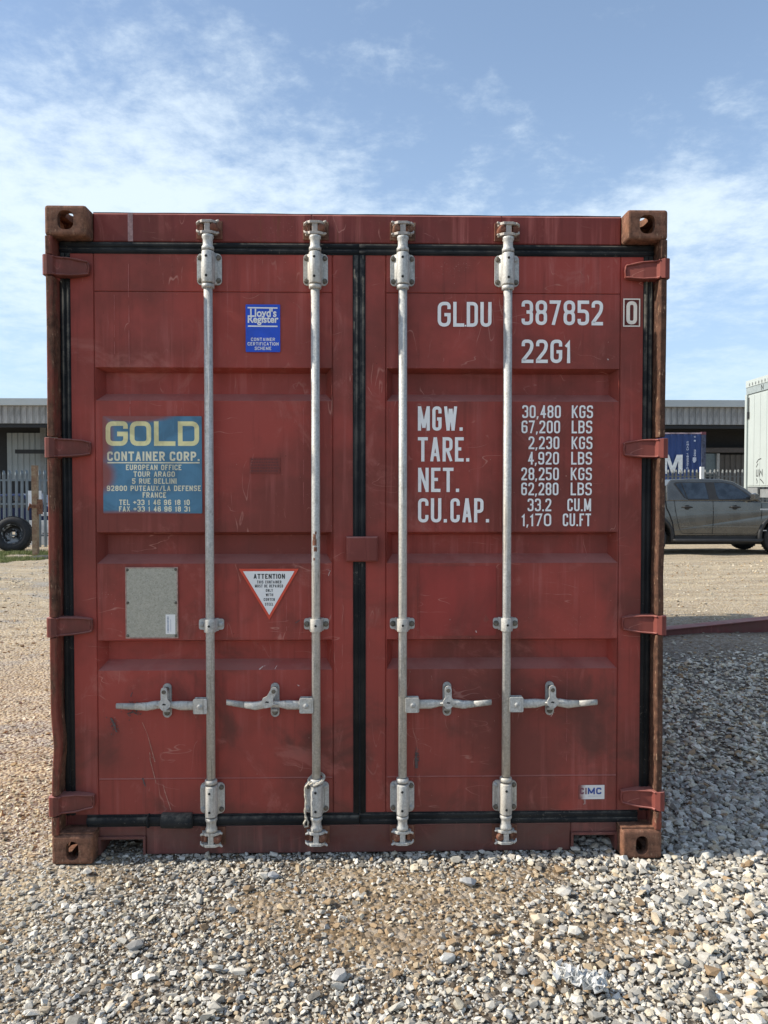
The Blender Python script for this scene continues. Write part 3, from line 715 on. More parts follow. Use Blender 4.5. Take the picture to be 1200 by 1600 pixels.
    for dx in (-.038, .038): hexbolt(mb, rx+dx, zc, .0598, .009, 1 if ri != 0 else 2)
    mb.lathe('y', [(.005, 0), (.005, -.001)], (rx, .0088, zc), 8, 3)
    part(mb, 'rod_guide', [GALV, BOLT, BOLTL, HOLE], dr, bevel=.0012)
    # handle: lug plate on the rod, forged lever, and its catch on the door
    zc = .625; tip = {0: -.967, 1: -.530, 2: .531, 3: .959}[ri]; hub = {0: -.7745, 1: -.341, 2: .3555, 3: .7745}[ri]
    lx = rx+sd*.040
    mb = MB(); mb.prism(rounded(*sorted((rx+sd*.010, rx+sd*.066)), zc-.030, zc+.030, .006, 3), 'y', .0145, .0225)
    mb.prism(rounded(*sorted((rx+sd*.010, rx+sd*.066)), zc-.030, zc+.030, .006, 3), 'y', .0425, .0485); hexbolt(mb, lx, zc, .0144, .008, 1)
    part(mb, 'handle_lug', [GALV, BOLTL], dr, bevel=.001)
    P_ = []; rad = []
    Ls = abs(tip-rx)
    bend = {0: 0, 1: .012, 2: .006, 3: .004}[ri]
    for t_, zz_, hh in ((.10, 0, .017), (.22, .0, .017), (.32, .001, .0175), (.42, .004, .012), (.52, .006, .014), (.60, .003, .016), (.68, -.002, .016), (.80, -.001+bend*.3, .0125), (.92, .001+bend*.7, .0115), (1.0, .002+bend, .0105)):
        P_.append((rx+sd*Ls*t_, .0325 if t_ < .45 else .0325-.010*(t_-.45), zc+zz_)); rad.append(hh)
    mb = MB(); n = len(P_)
    mb.loft([[(p[0], p[1]+r_*.62*a, p[2]+r_*b) for a, b in ((-1, -.55), (-1, .55), (-.55, 1), (.55, 1), (1, .55), (1, -.55), (.55, -1), (-.55, -1))] for p, r_ in zip(P_[:8], rad[:8])], smooth=True)
    mb.tube([(P_[3][0], .022, zc+.006), ((P_[3][0]+P_[5][0])/2, .018, zc+.007), (P_[5][0], .022, zc+.004)], [.003, .006, .003], 6)
    mb.loft([[(p[0], p[1]+r_*.62*a, p[2]+r_*b) for a, b in ((-1, -.55), (-1, .55), (-.55, 1), (.55, 1), (1, .55), (1, -.55), (.55, -1), (-.55, -1))] for p, r_ in zip(P_[7:], rad[7:])], smooth=True, mi=1)
    part(mb, 'handle', [GALV, GALVD], dr)
    mb = MB(); mb.prism(rounded(hub-.0175, hub+.0175, zc-.056, zc+.082, .0174, 6), 'y', .060, .0695, mi=3)
    hexbolt(mb, hub, zc-.036, .0598, .009, 1)
    mb.box(hub-.014, hub+.014, .046, .060, zc-.030, zc-.020)
    part(mb, 'handle_retainer', [GALVD, BOLT, BOLTL, GALVD], dr, bevel=.001)
    tilt = {0: 0, 1: -.55, 2: 0, 3: 0}[ri]
    mb = MB(); piv = (hub, zc+.060)
    pl = [(-.0135, .004), (-.010, .014), (0, .018), (.010, .014), (.0135, .004), (.0135, -.028), (.026, -.045), (.024, -.058), (.008, -.074), (-.008, -.074), (-.020, -.060), (-.022, -.046), (-.0125, -.030)]
    ct, st_ = math.cos(tilt), math.sin(tilt)
    pl = [(piv[0]+a*ct-b*st_, piv[1]+a*st_+b*ct) for a, b in pl]
    mb.prism(pl, 'y', .0115, .0190)
    mb.lathe('y', [(.0095, .0), (.0095, -.040)], (piv[0], .0600, piv[1]), 10, 1); mb.lathe('y', [(.0085, 0), (.0085, -.004)], (piv[0], .0113, piv[1]), 8, 1)
    cc = (piv[0]-(-.050)*st_, piv[1]+(-.050)*ct)
    mb.prism([(cc[0]-.008, cc[1]-.002), (cc[0]+.006, cc[1]-.003), (cc[0]+.008, cc[1]+.002), (cc[0]-.004, cc[1]+.004)], 'y', .0108, .0113, mi=2)
    part(mb, 'handle_catch', [GALV, BOLT, HOLE], dr, bevel=.001)

# hinges
def hinge_mb(sx, seed):
    rr = random.Random(seed); mb = MB(); st = [(1.2285, .030, .039), (1.2285, .004, .039), (1.222, -.004, .039), (1.207, -.0065, .039), (1.190, .004, .037), (1.183, .022, .037), (1.135, .032, .036), (1.095, .044, .031), (1.074, .050, .027), (1.0685, .056, .022)]
    top = [(sx*x, y) for x, y, h in st]
    rings = [[(sx*x, y, -h), (sx*x, y, h), (sx*min(x, 1.222), .052 if x > 1.195 else .0685, h), (sx*min(x, 1.222), .052 if x > 1.195 else .0685, -h)] for x, y, h in st]
    mb.loft(rings, smooth=False)
    for s in (1, -1):   # raised weld-like rim along the edges
        pts = [(sx*x, y-.003, s*(h-.0035)+rr.uniform(-.0012, .0012)) for x, y, h in st[4:]]
        pts = [tuple((Vector(a)*(1-t)+Vector(b)*t)) for a, b in zip(pts, pts[1:]) for t in (0, .5)]+[pts[-1]]
        mb.tube(pts, [.0042+rr.uniform(-.001, .001) for _ in pts], 6)
    mb.tube([(sx*1.0705, .051, -.021), (sx*1.0665, .050, 0), (sx*1.0705, .051, .021)], .0045, 6)
    return mb
for sx, dr in ((-1, doorL), (1, doorR)):
    for k, z in enumerate((2.361, 1.652, .945, .234)):
        o = hinge_mb(sx, k+sx*10).build('hinge', REDP, dr, bevel=.0015); o.location = (0, 0, z)

# body behind the doors: corrugated sides, roof, floor, end
def corr(L, a, b, t_, n):  # corrugation profile along L
    out = []; p = L/n
    for i in range(n):
        s = i*p; out += [(s, a), (s+p*.26, a), (s+p*.5, b), (s+p*.76, b)]
    return out+[(L, a)]
for sx in (-1, 1):
    pr = corr(LEN-.38, 1.205, 1.175, 0, 21); mb = MB()
    pts = [(sx*x, .19+s) for s, x in pr]
    mb.loft([[(p[0], p[1], z) for p in pts] for z in (.155, 2.50)], smooth=False, cap=False, closed=False)
    mb.loft([[(p[0]-sx*.003, p[1], z) for p in pts] for z in (.155, 2.50)], smooth=False, cap=False, closed=False)
    part(mb, 'side_wall', RED)
    mb = MB(); a, b = sorted((sx*1.165, sx*1.212)); mb.box(a, b, .179, LEN-.179, .01, .155); part(mb, 'bottom_rail', REDS)
    mb = MB(); a, b = sorted((sx*1.160, sx*1.210)); mb.box(a, b, .179, LEN-.179, 2.50, 2.560); part(mb, 'top_rail', REDH)
pr = corr(LEN-.38, 2.560, 2.545, 0, 26); mb = MB()
mb.loft([[(x, .19+s, z) for s, z in pr] for x in (-1.165, 1.165)], smooth=False, cap=False, closed=False)
mb.loft([[(x, .19+s, z-.004) for s, z in pr] for x in (-1.165, 1.165)], smooth=False, cap=False, closed=False)
part(mb, 'roof', RED)
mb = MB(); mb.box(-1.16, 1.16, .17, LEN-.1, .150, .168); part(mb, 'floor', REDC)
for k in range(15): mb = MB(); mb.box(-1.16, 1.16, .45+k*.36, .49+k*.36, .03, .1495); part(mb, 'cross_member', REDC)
mb = MB(); mb.box(-1.2, 1.2, LEN-.08, LEN-.05, .12, 2.56); part(mb, 'end_wall', RED)

# ---- print and stickers

DF = DY-.0038
def lettering(name, items, parent, m=WHITE, y=DF, rad=.45):
    for s, x0, x1, z0, h, sw in items:
        mb = MB(); text(mb, s, x0, x1, z0, h, sw, on_y(y), 0, rad); mb.build(name, m, parent, fix=False)
zr = lambda py: 1.829-(py-633)/382.4
xr = lambda px: .655+(px-815)/382.6
lettering('number_lettering', [('GL', .315, .422, 2.142, .099, .0135), ('DU', .432, .532, 2.142, .099, .0135), ('387852', .653, .983, 2.150, .099, .0135), ('22G1', .654, .855, 1.998, .094, .0135)], doorR)
mb = MB(); text(mb, '.', .424, .43, 2.143, .01, .006, on_y(DF)); mb.build('number_lettering', WHITE, doorR, fix=False)
mb = MB(); glyph(mb, '0', 1.0785, 2.155, .0435, .093, .0145, on_y(DY-.002))
ribbon(mb, [(1.068, 2.148), (1.132, 2.148), (1.132, 2.256), (1.068, 2.256)], True, .005, on_y(DY-.002), 0, 2, 3, .0002)
mb.build('check_digit_lettering', CREAMW, doorR, fix=False)
mb = MB(); mb.box(1.0665, 1.1335, DY-.0012, DY-.0008, 2.1465, 2.2575); mb.build('check_digit_ground', REDC, doorR)
lettering('weight_headings', [('MGW.', .236, .417, 1.725, .098, .0130), ('TARE.', .236, .444, 1.601, .098, .0130), ('NET.', .237, .403, 1.478, .098, .0130), ('CU.', .237, .354, 1.355, .098, .0130), ('CAP.', .368, .525, 1.355, .098, .0130)], doorR)
rows = [('30,480', 816, 876, 'KGS', 893, 926, 633), ('67,200', 815, 875, 'LBS', 893, 925, 656.5), ('2,230', 826, 874, 'KGS', 893, 925.5, 681), ('4,920', 825, 873.5, 'LBS', 892.5, 925, 704.8),
        ('28,250', 815, 873.5, 'KGS', 892, 925, 729), ('62,280', 815, 873, 'LBS', 892, 925, 752.3), ('33.2', 825, 862, 'CU.M', 887, 924, 777), ('1,170', 815.5, 862, 'CU.FT', 880, 924, 800.2)]
lettering('weight_figures', [(a, xr(p), xr(q_), zr(py+20), .0515, .0072) for a, p, q_, b, p2, q2, py in rows]+[(b, xr(p2), xr(q2), zr(py+20), .0515, .0072) for a, p, q_, b, p2, q2, py in rows], doorR)

# company sign, partly painted over
def sign_mat(name, base, fade):
    m, t, b = mat(name); co = objco(t); s_ = t.new('ShaderNodeSeparateXYZ', ins={0: co}); X, Z = s_.outputs[0], s_.outputs[2]
    def bl(cx, cz, a, c_, lo=.6, hi=1.25):
        d = t.math('SQRT', t.math('ADD', t.math('POWER', t.math('DIVIDE', t.math('SUBTRACT', X, cx), a), 2.0), t.math('POWER', t.math('DIVIDE', t.math('SUBTRACT', Z, cz), c_), 2.0)))
        return t.ramp(d, hi, lo)
    f = t.math('MAXIMUM', bl(-.90, 1.795, .17, .042, .7, 1.15), bl(-1.05, 1.70, .075, .16, .55, 1.15))
    f = t.math('MAXIMUM', f, bl(-1.055, 1.545, .085, .085, .6, 1.15)); f = t.math('MAXIMUM', f, bl(-.90, 1.375, .25, .028, .6, 1.3))
    n = t.noise(co, 14, 5, .6); f = t.math('MULTIPLY', f, t.ramp(n, .2, .45, .85, 1))
    n2 = t.noise(co, 9, 4, .6, dist=.8)
    c = t.mix(t.ramp(n2, .4, .65), base, [x*.72 for x in base]); c = t.mix(t.ramp(t.noise(co, 1, 5, .6, sc=(30, 30, 3)), .55, .75, 0, .4), c, [min(1, x*1.5+.03) for x in base])
    c = t.mix(t.math('MULTIPLY', f, fade), c, (.27, .07, .055))
    t.l.new(c, b.inputs['Base Color']); b.inputs['Roughness'].default_value = .5
    return m
SBLUE = sign_mat('faded_sign_blue', (.085, .235, .36), .97); SYEL = sign_mat('faded_sign_yellow', (.93, .84, .42), .25); SCREAM = sign_mat('faded_sign_cream', (.90, .84, .60), .35)
mb = MB(); mb.prism(rounded(-1.024, -.630, 1.392, 1.781, .004, 2), 'y', DF+.0002, DF+.0012)
f_ = on_y(DF-.0004)
zs_ = lambda cy: 1.8333-(cy/6)/382.4; xs_ = lambda cx: -1.0763+(cx/6)/382.4
for ch, a, b in (('G', 148, 350), ('O', 368, 562), ('L', 588, 783), ('D', 806, 1000)): glyph(mb, ch, xs_(a), zs_(392), (b-a)/6/382.4, 225/6/382.4, .0185, f_, 1, .30)
text(mb, 'CONTAINER', xs_(160), xs_(686), zs_(530), 86/6/382.4, .0074, f_, 2); text(mb, 'CORP.', xs_(730), xs_(1002), zs_(530), 86/6/382.4, .0074, f_, 2)
mb.add([f_(xs_(162), zs_(552), 0), f_(xs_(1003), zs_(552), 0), f_(xs_(1003), zs_(541), 0), f_(xs_(162), zs_(541), 0)], [(0, 1, 2, 3)], 2)
for s, a, b, zb_ in (('EUROPEAN OFFICE', 330, 836, 614), ('TOUR ARAGO', 398, 776, 676), ('5 RUE BELLINI', 385, 790, 740), ('92800 PUTEAUX/LA DEFENSE', 154, 1012, 806), ('FRANCE', 480, 694, 868), ('TEL +33 1 46 96 18 10', 266, 910, 935), ('FAX +33 1 46 96 18 31', 264, 914, 996)):
    text(mb, s, xs_(a), xs_(b), zs_(zb_), 50/6/382.4, .0040, f_, 2, gap=.0034)
part(mb, 'company_sign', [SBLUE, SYEL, SCREAM], doorL, fix=False)

# certification sticker
mb = MB(); mb.prism(rounded(-.4530, -.3155, 2.0375, 2.2265, .003, 2), 'y', DF-.0002, DF+.0008)
fx = lambda cx: -.4530+(cx-190)/(905-190)*.1375; fz = lambda cy: 2.2265-(cy-215)/(1200-215)*.189
yy = DF-.0008
for a, b, c_ in ((232, 850, 285), (238, 850, 665)):
    mb.add([(fx(a), yy, fz(c_+13)), (fx(b), yy, fz(c_+17)), (fx(b), yy, fz(c_-11)), (fx(a), yy, fz(c_-15))], [(0, 1, 2, 3)], 1)
bfont(mb, "Lloyd's", (fx(285)+fx(830))/2, fz(468), .0445, yy-.0002, 1, .0012, width=fx(830)-fx(285))
bfont(mb, 'Register', (fx(235)+fx(870))/2, fz(590), .0400, yy-.0005, 1, .0012, width=fx(870)-fx(235))
for s, a, b, c_ in (('CONTAINER', 300, 795, 972), ('CERTIFICATION', 230, 870, 1065), ('SCHEME', 375, 718, 1158)): text(mb, s, fx(a), fx(b), fz(c_), .0130, .0022, on_y(yy), 1, gap=.0028)
part(mb, 'certification_sticker', [LBLUE, SIGNWHITE], doorL, fix=False)

# triangular warning sticker
tx = lambda cx: -.4857+(cx-95)/(1018-95)*.2415; tz = lambda cy: 1.1690-(cy-180)/(970-180)*.206
tri = lambda k, y, y2: [(tx(95+k*1.75), tz(180+k)), (tx(1018-k*1.75), tz(180+k)), (tx(562), tz(972-k*2.0))]
mb = MB(); mb.prism(tri(0, 0, 0), 'y', DF, DF+.001, 0); mb.prism(tri(38, 0, 0), 'y', DF-.0008, DF-.0002, 1)
for s, a, b, c_, h, sw in (('ATTENTION', 325, 805, 335, 76, .0040), ('THIS CONTAINER', 375, 750, 408, 45, .0020), ('MUST BE REPAIRED', 345, 775, 470, 45, .0020), ('ONLY', 510, 618, 538, 44, .0020), ('WITH', 510, 622, 606, 44, .0020), ('CORTEN', 478, 648, 678, 44, .0020), ('STEEL', 498, 624, 752, 44, .0020)):
    text(mb, s, tx(a), tx(b), tz(c_), h*.000261, sw, on_y(DF-.0012), 2, gap=.0030 if s == 'ATTENTION' else .0022)
part(mb, 'warning_sticker', [SIGNRED, SIGNWHITE, BLACKP], doorL, fix=False)

# data plate with barcode label
m, t, b = mat('worn_data_plate'); co = objco(t)
c = t.mix(t.ramp(t.noise(co, 90, 6, .7), .3, .7), (.38, .365, .295), (.50, .475, .39)); c = t.mix(t.math('MULTIPLY', t.ramp(t.noise(co, 1, 3, .6, sc=(260, 10, 420)), .56, .62), .5), c, (.12, .12, .10))
t.l.new(c, b.inputs['Base Color']); b.inputs['Roughness'].default_value = .5; b.inputs['Metallic'].default_value = .2; bump(t, b, t.noise(co, 200, 4), .4)
PLATE = m
PEDGE = plain('plate_edge_paint', (.42, .27, .22), .7, 0, .3, 60)
mb = MB(); px0, px1, pz0, pz1 = -.9385, -.7290, .8895, 1.1765
mb.box(px0+.003, px1-.003, .0635, .0690, pz0+.003, pz1-.003, 0)
for a in ((px0, px1, pz0, pz0+.005), (px0, px1, pz1-.0045, pz1), (px0, px0+.0045, pz0+.0055, pz1-.005), (px1-.004, px1, pz0+.0055, pz1-.005)): mb.box(a[0], a[1], .0622, .0692, a[2], a[3], 1)
for a, b_ in ((px0+.008, pz1-.011), (px1-.008, pz1-.009), (px0+.009, (pz0+pz1)/2), (px1-.008, (pz0+pz1)/2), (px0+.008, pz0+.011), (px1-.008, pz0+.010)): mb.lathe('y', [(.0065, 0), (.005, -.003), (.002, -.004)], (a, .0634, b_), 8, 2)
part(mb, 'data_plate', [PLATE, PEDGE, BOLT], doorL)
mb = MB(); bx0, bx1, bz0, bz1 = -.7785, -.7400, .9065, .9860
mb.box(bx0, bx1, .0622, .0633, bz0, bz1, 0); zz_ = bz0+.006; rb = random.Random(2)
while zz_ < bz1-.008:
    h_ = rb.choice((.0008, .0014, .002)); mb.box(bx0+.006, bx0+.013, .0617, .0621, zz_, zz_+h_, 1); zz_ += h_+rb.choice((.0012, .002))
text(mb, 'I', bx0+.02, bx0+.021, bz0+.01, .05, .0012, on_y(.0617), 1)
part(mb, 'barcode_label', [SIGNWHITE, plain('print_grey_blue', (.20, .24, .34), .6)], doorL)

# maker sticker, its left end painted over
m, t, b = mat('maker_sticker_white'); co = objco(t); X = t.new('ShaderNodeSeparateXYZ', ins={0: co}).outputs[0]
f = t.ramp(t.math('ADD', X, t.math('MULTIPLY', t.noise(co, 25, 4), .03)), .945, .918)
t.l.new(t.mix(f, (.74, .72, .69), (.21, .055, .045)), b.inputs['Base Color']); b.inputs['Roughness'].default_value = .5; MSW = m
MSB = plain('maker_blue', (.03, .075, .30), .5); MSF = plain('maker_blue_overpainted', (.17, .055, .085), .5)
mb = MB(); mb.box(.897, 1.0035, DF, DF+.001, .2195, .2775, 0)
for ch, a_, b_, mi in (('C', .9020, .9190, 2), ('I', .9245, .9300, 2), ('M', .9345, .9640, 1), ('C', .9690, .9910, 1)): glyph(mb, ch, a_, .2400, b_-a_, .0270, .0062, on_y(DF-.0006), mi)
mb.box(.935, .992, DF-.0006, DF-.0003, .2315, .2330, 3)
part(mb, 'maker_sticker', [MSW, MSB, MSF, plain('print_pale', (.5, .5, .52), .6)], doorR, fix=False)
mb = MB(); mb.prism([(.915, .197), (.926, .199), (.9265, .2185), (.9175, .2185), (.921, .204)], 'y', DF, DF+.0006); part(mb, 'paint_smear', plain('smear', (.40, .24, .21), .7), doorR)

# repaint patches (thin coats of paint with their own reds), ghosts and marks
def patch(name, poly, m, dr, y=DF+.0016): mb = MB(); mb.prism(poly, 'y', y, y+.0008); return mb.build(name, m, dr)
sq = lambda a, b, c_, d: [(a, c_), (b, c_), (b, d), (a, d)]
patch('repaint_patch', rounded(.245, .556, .895, 1.178, .008), REDF, doorR)
patch('sticker_ghost', sq(-.440, -.318, 1.552, 1.616), paint('ghost_red', A=(.27, .055, .042), B=(.20, .050, .038), streak=.1, dust=0), doorL)
mb = MB()
for k in range(5):
    xx = -.434
    while xx < -.326:
        wd = rb.uniform(.003, .011); mb.box(xx, xx+wd, DF+.0010, DF+.0014, 1.560+k*.0115, 1.5655+k*.0115); xx += wd+.003
mb.build('sticker_ghost', plain('ghost_print', (.15, .036, .03), .6), doorL)
SCR = plain('scratched_primer', (.40, .20, .15), .7, 0, .3, 60); SCRW = plain('bare_scrape', (.62, .50, .46), .6, 0, .2, 60); SCRD = plain('grey_scuff', (.10, .075, .070), .8, 0, .4, 60)
RUNM = plain('pale_paint_run', (.46, .15, .13), .7, 0, .2, 40)
def scratch(pts, wd, m, dr, y=DF+.0008):
    mb = MB(); P_ = [pts[0]]
    for a, b in zip(pts, pts[1:]):
        for k in (1, 2, 3): P_.append((a[0]+(b[0]-a[0])*k/3+random.uniform(-.001, .001), a[1]+(b[1]-a[1])*k/3))
    n = len(P_)
    for k in range(n-1):
        w0, w1 = wd*(.4+.9*random.random()), wd*(.4+.9*random.random())
        mb.add([(P_[k][0]-w0/2, y, P_[k][1]), (P_[k][0]+w0/2, y, P_[k][1]), (P_[k+1][0]+w1/2, y, P_[k+1][1]), (P_[k+1][0]-w1/2, y, P_[k+1][1])], [(0, 1, 2, 3)])
    return mb.build('scratch', m, dr, fix=False)
DX = lambda px: -.668+(px-300)/383.; DZ = lambda py: 1.315-(py-832)/382.3
for pts in ([(220, 1125), (228, 1145), (239, 1187)], [(231, 1172), (232, 1184), (239, 1212), (240, 1220), (251, 1222), (263, 1263)], [(232, 1178), (240, 1183)]): scratch([(DX(a), DZ(b)) for a, b in pts], .0028, SCR, doorL)
for pts, wd, m_, dr in (([(401, 1044), (406, 1039), (410, 1038)], .006, SCRW, doorL), ([(409, 1043), (425, 1043), (428, 1038)], .002, SCRW, doorL), ([(460, 1068), (462, 1070)], .005, SCRW, doorL), ([(545, 589), (549, 588), (552, 590)], .006, SCRW, doorL),
        ([(460, 543), (474, 541), (483, 538)], .002, SCR, doorL), ([(455, 480), (462, 484), (467, 491)], .0015, SCR, doorL), ([(505, 889), (511, 891), (508, 899)], .003, SCRW, doorL), ([(545, 1033), (520, 1036)], .0015, SCR, doorL),
        ([(181, 1140), (176, 1126), (172, 1118)], .010, SCRD, doorL), ([(198, 1112), (206, 1108), (212, 1113)], .012, SCRD, doorL), ([(203, 1085), (205, 1078)], .005, SCRD, doorL), ([(220, 1212), (224, 1225)], .006, SCRD, doorL),
        ([(668, 1055), (669, 1062)], .002, SCR, doorR), ([(644, 1175), (645, 1200)], .012, SCRD, doorR), ([(855, 1120), (858, 1116)], .003, SCRW, doorR), ([(940, 564), (941, 566)], .006, SCRW, doorR),
        ([(832, 1110), (838, 1106)], .003, SCR, doorR), ([(900, 436), (896, 430)], .0015, SCR, doorR), ([(457, 972), (464, 967)], .007, SCRD, doorL), ([(737, 985), (738, 988)], .004, SCRW, doorR), ([(579, 612), (590, 609)], .002, SCR, doorR)):
    scratch([(DX(a), DZ(b)) for a, b in pts], wd, m_, dr)

for a_, z0_, z1_, wd_ in ((205, 398, 574, .0022), (205.5, 626, 690, .003), (183, 470, 560, .0015), (355, 455, 560, .001), (443, 900, 990, .0012), (470, 640, 800, .0012), (720, 460, 520, .001), (690, 690, 800, .0012), (880, 1050, 1190, .0012)):
    mb = MB(); zz0, zz1 = DZ(z0_), DZ(z1_); n = 14
    for k in range(n):
        if random.random() < .2: continue
        w0 = wd_*random.uniform(.4, 1); xa = DX(a_)+.0006*math.sin(k); xb = DX(a_)+.0006*math.sin(k+1); za, zb_ = zz0+(zz1-zz0)*k/n, zz0+(zz1-zz0)*(k+1)/n
        mb.add([(xa-w0/2, DF+.0008, za), (xa+w0/2, DF+.0008, za), (xb+w0/2, DF+.0008, zb_), (xb-w0/2, DF+.0008, zb_)], [(0, 1, 2, 3)])
    mb.build('paint_run', RUNM, doorL if a_ < 560 else doorR, fix=False)
# chips, and grey scuffing where the levers have rubbed
def chips(cx, cz, sx_, sz_, n, m_, dr, size, seed, gauss=True):
    r_ = random.Random(seed); mb = MB()
    for _ in range(n):
        x_ = r_.gauss(cx, sx_) if gauss else r_.uniform(cx-sx_, cx+sx_); z_ = r_.gauss(cz, sz_) if gauss else r_.uniform(cz-sz_, cz+sz_)
        if any(b_-.004 < z_ < a_+.004 for a_, b_ in GR) or not (.19 < z_ < 2.41) or not (.112 < abs(x_) < 1.05): continue
        w_ = size*r_.uniform(.3, 1.0); k_ = r_.randint(3, 6); a0_ = r_.uniform(0, 6); st_ = r_.uniform(.4, 1.6)
        mb.add([(x_+w_*math.cos(a0_+6.283*q/k_)*r_.uniform(.5, 1), DF+.0006, z_+w_*st_*math.sin(a0_+6.283*q/k_)*r_.uniform(.5, 1)) for q in range(k_)], [tuple(range(k_))])
    return mb.build('paint_chips', m_, dr, fix=False, kind='stuff')
chips(DX(205), DZ(1104), .018, .016, 90, SCRD, doorL, .0042, 1); chips(DX(176), DZ(1130), .010, .018, 40, SCRD, doorL, .004, 2); chips(DX(646), DZ(1185), .006, .025, 40, SCRD, doorR, .004, 3)
chips(-.58, 1.3, .47, 1.1, 60, SCR, doorL, .0030, 4, False); chips(.58, 1.3, .47, 1.1, 70, SCR, doorR, .0030, 5, False); chips(DX(700), DZ(425), .05, .02, 50, SCR, doorR, .0022, 6); chips(DX(170), DZ(930), .03, .03, 25, SCR, doorL, .0022, 7)
mb = MB()
for z_, h_, a_, b_ in ((1.285, .028, 235, 275), (1.262, .030, 225, 285), (1.240, .022, 245, 290), (1.205, .012, 240, 262), (1.31, .012, 262, 285)):
    mb.lathe('z', [(.0170, 0), (.01735, h_*.3), (.01735, h_*.7), (.0170, h_)], (-.1735, RY, z_), 6, a0=a_, a1=b_, cap=False)
mb.build('rust_patch', RUSTB, doorL, fix=False)
# rope tied round the second rod
m = plain('weathered_rope', (.50, .46, .38), .9, 0, .2, 120, bmp=.6, bsc=200)
mb = MB(); rc = (-.1735, RY)
def strand(path, r, off):
    P_ = []; 
    for k in range(len(path)):
        a = k*.9+off; P_.append((path[k][0]+r*.55*math.cos(a), path[k][1]+r*.55*math.sin(a), path[k][2]+r*.4*math.sin(a)))
    mb.tube(P_, r*.62, 6)
loop = [(rc[0]+.0305*math.cos(t_), rc[1]+.0305*math.sin(t_), .325+.012*math.sin(t_*1.0+.6)) for t_ in np.linspace(0, 4*math.pi, 60)]
loop = [(a, b, c_-.004*k/60) for k, (a, b, c_) in enumerate(loop)]
tail = [(rc[0]-.018, .006, .325), (rc[0]-.030, .003, .318), (rc[0]-.040, .004, .305)]+[(rc[0]-.041-.002*math.sin(k*.7), .008+.001*math.cos(k), .300-k*.0085) for k in range(16)]
end = [tail[-1], (tail[-1][0]-.009, .010, tail[-1][2]-.018), (tail[-1][0]-.006, .011, tail[-1][2]-.032), (tail[-1][0]+.007, .011, tail[-1][2]-.030), (tail[-1][0]+.008, .010, tail[-1][2]-.014), (tail[-1][0], .008, tail[-1][2]+.008)]
for off in (0, math.pi):
    strand(loop, .0055, off); strand(tail, .0045, off)
mb.tube(end, .0042, 6)
o = mb.build('rope', m); tag(o, 'short frayed rope knotted round the foot of the second locking rod', 'rope')

# crumpled white scrap on the gravel, lower right
mb = MB(); rr = np.random.default_rng(8)
nx, ny = 16, 8
for layer in range(2):
    P_ = [[(.085*(i/nx-.5)*2*(1-.2*layer)+.006*rr.normal(), .03*(j/ny-.5)*2+.004*rr.normal()-.012*(i/nx), .006+abs(.010*rr.normal())+.008*layer) for i in range(nx+1)] for j in range(ny+1)]
    vs = [q_ for r_ in P_ for q_ in r_]; fs = [(j*(nx+1)+i, j*(nx+1)+i+1, (j+1)*(nx+1)+i+1, (j+1)*(nx+1)+i) for i in range(nx) for j in range(ny) if rr.uniform() > .18]
    mb.add(vs, fs)
o = mb.build('plastic_scrap', plain('torn_plastic', (.60, .60, .58), .6, 0, .15, 60), fix=False)
sm_ = o.modifiers.new('thick', 'SOLIDIFY'); sm_.thickness = .0008
o.location = (.665, -.815, .026); o.rotation_euler = (.12, 0, -.5); o.scale = (.85, .8, 1.5)
tag(o, 'crumpled scrap of whitish plastic lying on the gravel at lower right', 'litter')

# red steel beam lying on the ground at right
mb = MB(); a0 = Vector((1.9, 4.42, 0)); a1 = Vector((7.4, 5.55, 0)); d = (a1-a0).normalized(); nrm = Vector((-d.y, d.x, 0)); L = (a1-a0).length
def bp(s, o_, z): p = a0+d*s+nrm*o_; return (p.x, p.y, z)
rings = []
for s in np.linspace(0, L, 12):
    hz = .030+.052*s; rings.append([bp(s, 0, -.03), bp(s, 0, hz-.012), bp(s, -.03, hz-.012), bp(s, -.03, hz), bp(s, .13, hz), bp(s, .13, hz-.012), bp(s, .09, hz-.012), bp(s, .09, -.03)])
mb.loft(rings, smooth=False)
o = mb.build('steel_beam', paint('beam_red', A=(.19, .045, .048), B=(.14, .038, .04), rust=.4, dirt=.4), bevel=.004); tag(o, 'dark red steel beam lying on the dirt right of the container', 'steel beam')

# ============================================================ BACKGROUND: shed
shed = empty('industrial_shed', (0, 35, 0)); tag(shed, 'long low grey industrial shed with ribbed fascia behind the yard', 'building')
GREYM = plain('gutter_grey', (.44, .47, .46), .5, 0, .05, .6)
m, t, b = mat('weathered_fascia'); co = objco(t); rnd = t.new('ShaderNodeObjectInfo').outputs['Random']
c = t.mix(t.ramp(t.noise(co, 2.5, 6, .7, sc=(3, 3, 1)), .3, .7), (.20, .20, .19), (.40, .395, .38)); c = t.mix(t.ramp(rnd, 0, 1, 0, .35), c, (.48, .47, .44)); t.l.new(c, b.inputs['Base Color']); b.inputs['Roughness'].default_value = .8
FASC = m
WALLG = plain('ribbed_wall_grey', (.30, .335, .345), .6, 0, .1, .9); WALLB = plain('ribbed_wall_brown', (.105, .095, .085), .7, 0, .2, 1.2)
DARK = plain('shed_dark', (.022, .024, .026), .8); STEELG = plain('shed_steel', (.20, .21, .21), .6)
def bpart(mb, name, m, parent, **k):
    o = mb.build(name, m, parent, **k); return o
def loc(o, x, y, z): o.location = (x, y, z); return o
mb = MB(); mb.box(-34, 42, -.25, .4, 5.65, 5.98); mb.box(-34, 42, .4, 9, 5.80, 5.9); bpart(mb, 'roof', GREYM, shed)
mb = MB(); mb.prism([(-.148, 0), (-.11, 0), (-.085, -.05), (.085, -.05), (.11, 0), (.148, 0), (.148, .02), (-.148, .02)], 'z', 4.79, 5.645)
pan = bpart(mb, 'fascia_panel', FASC, shed); pan.location = (-34, 0, 0)
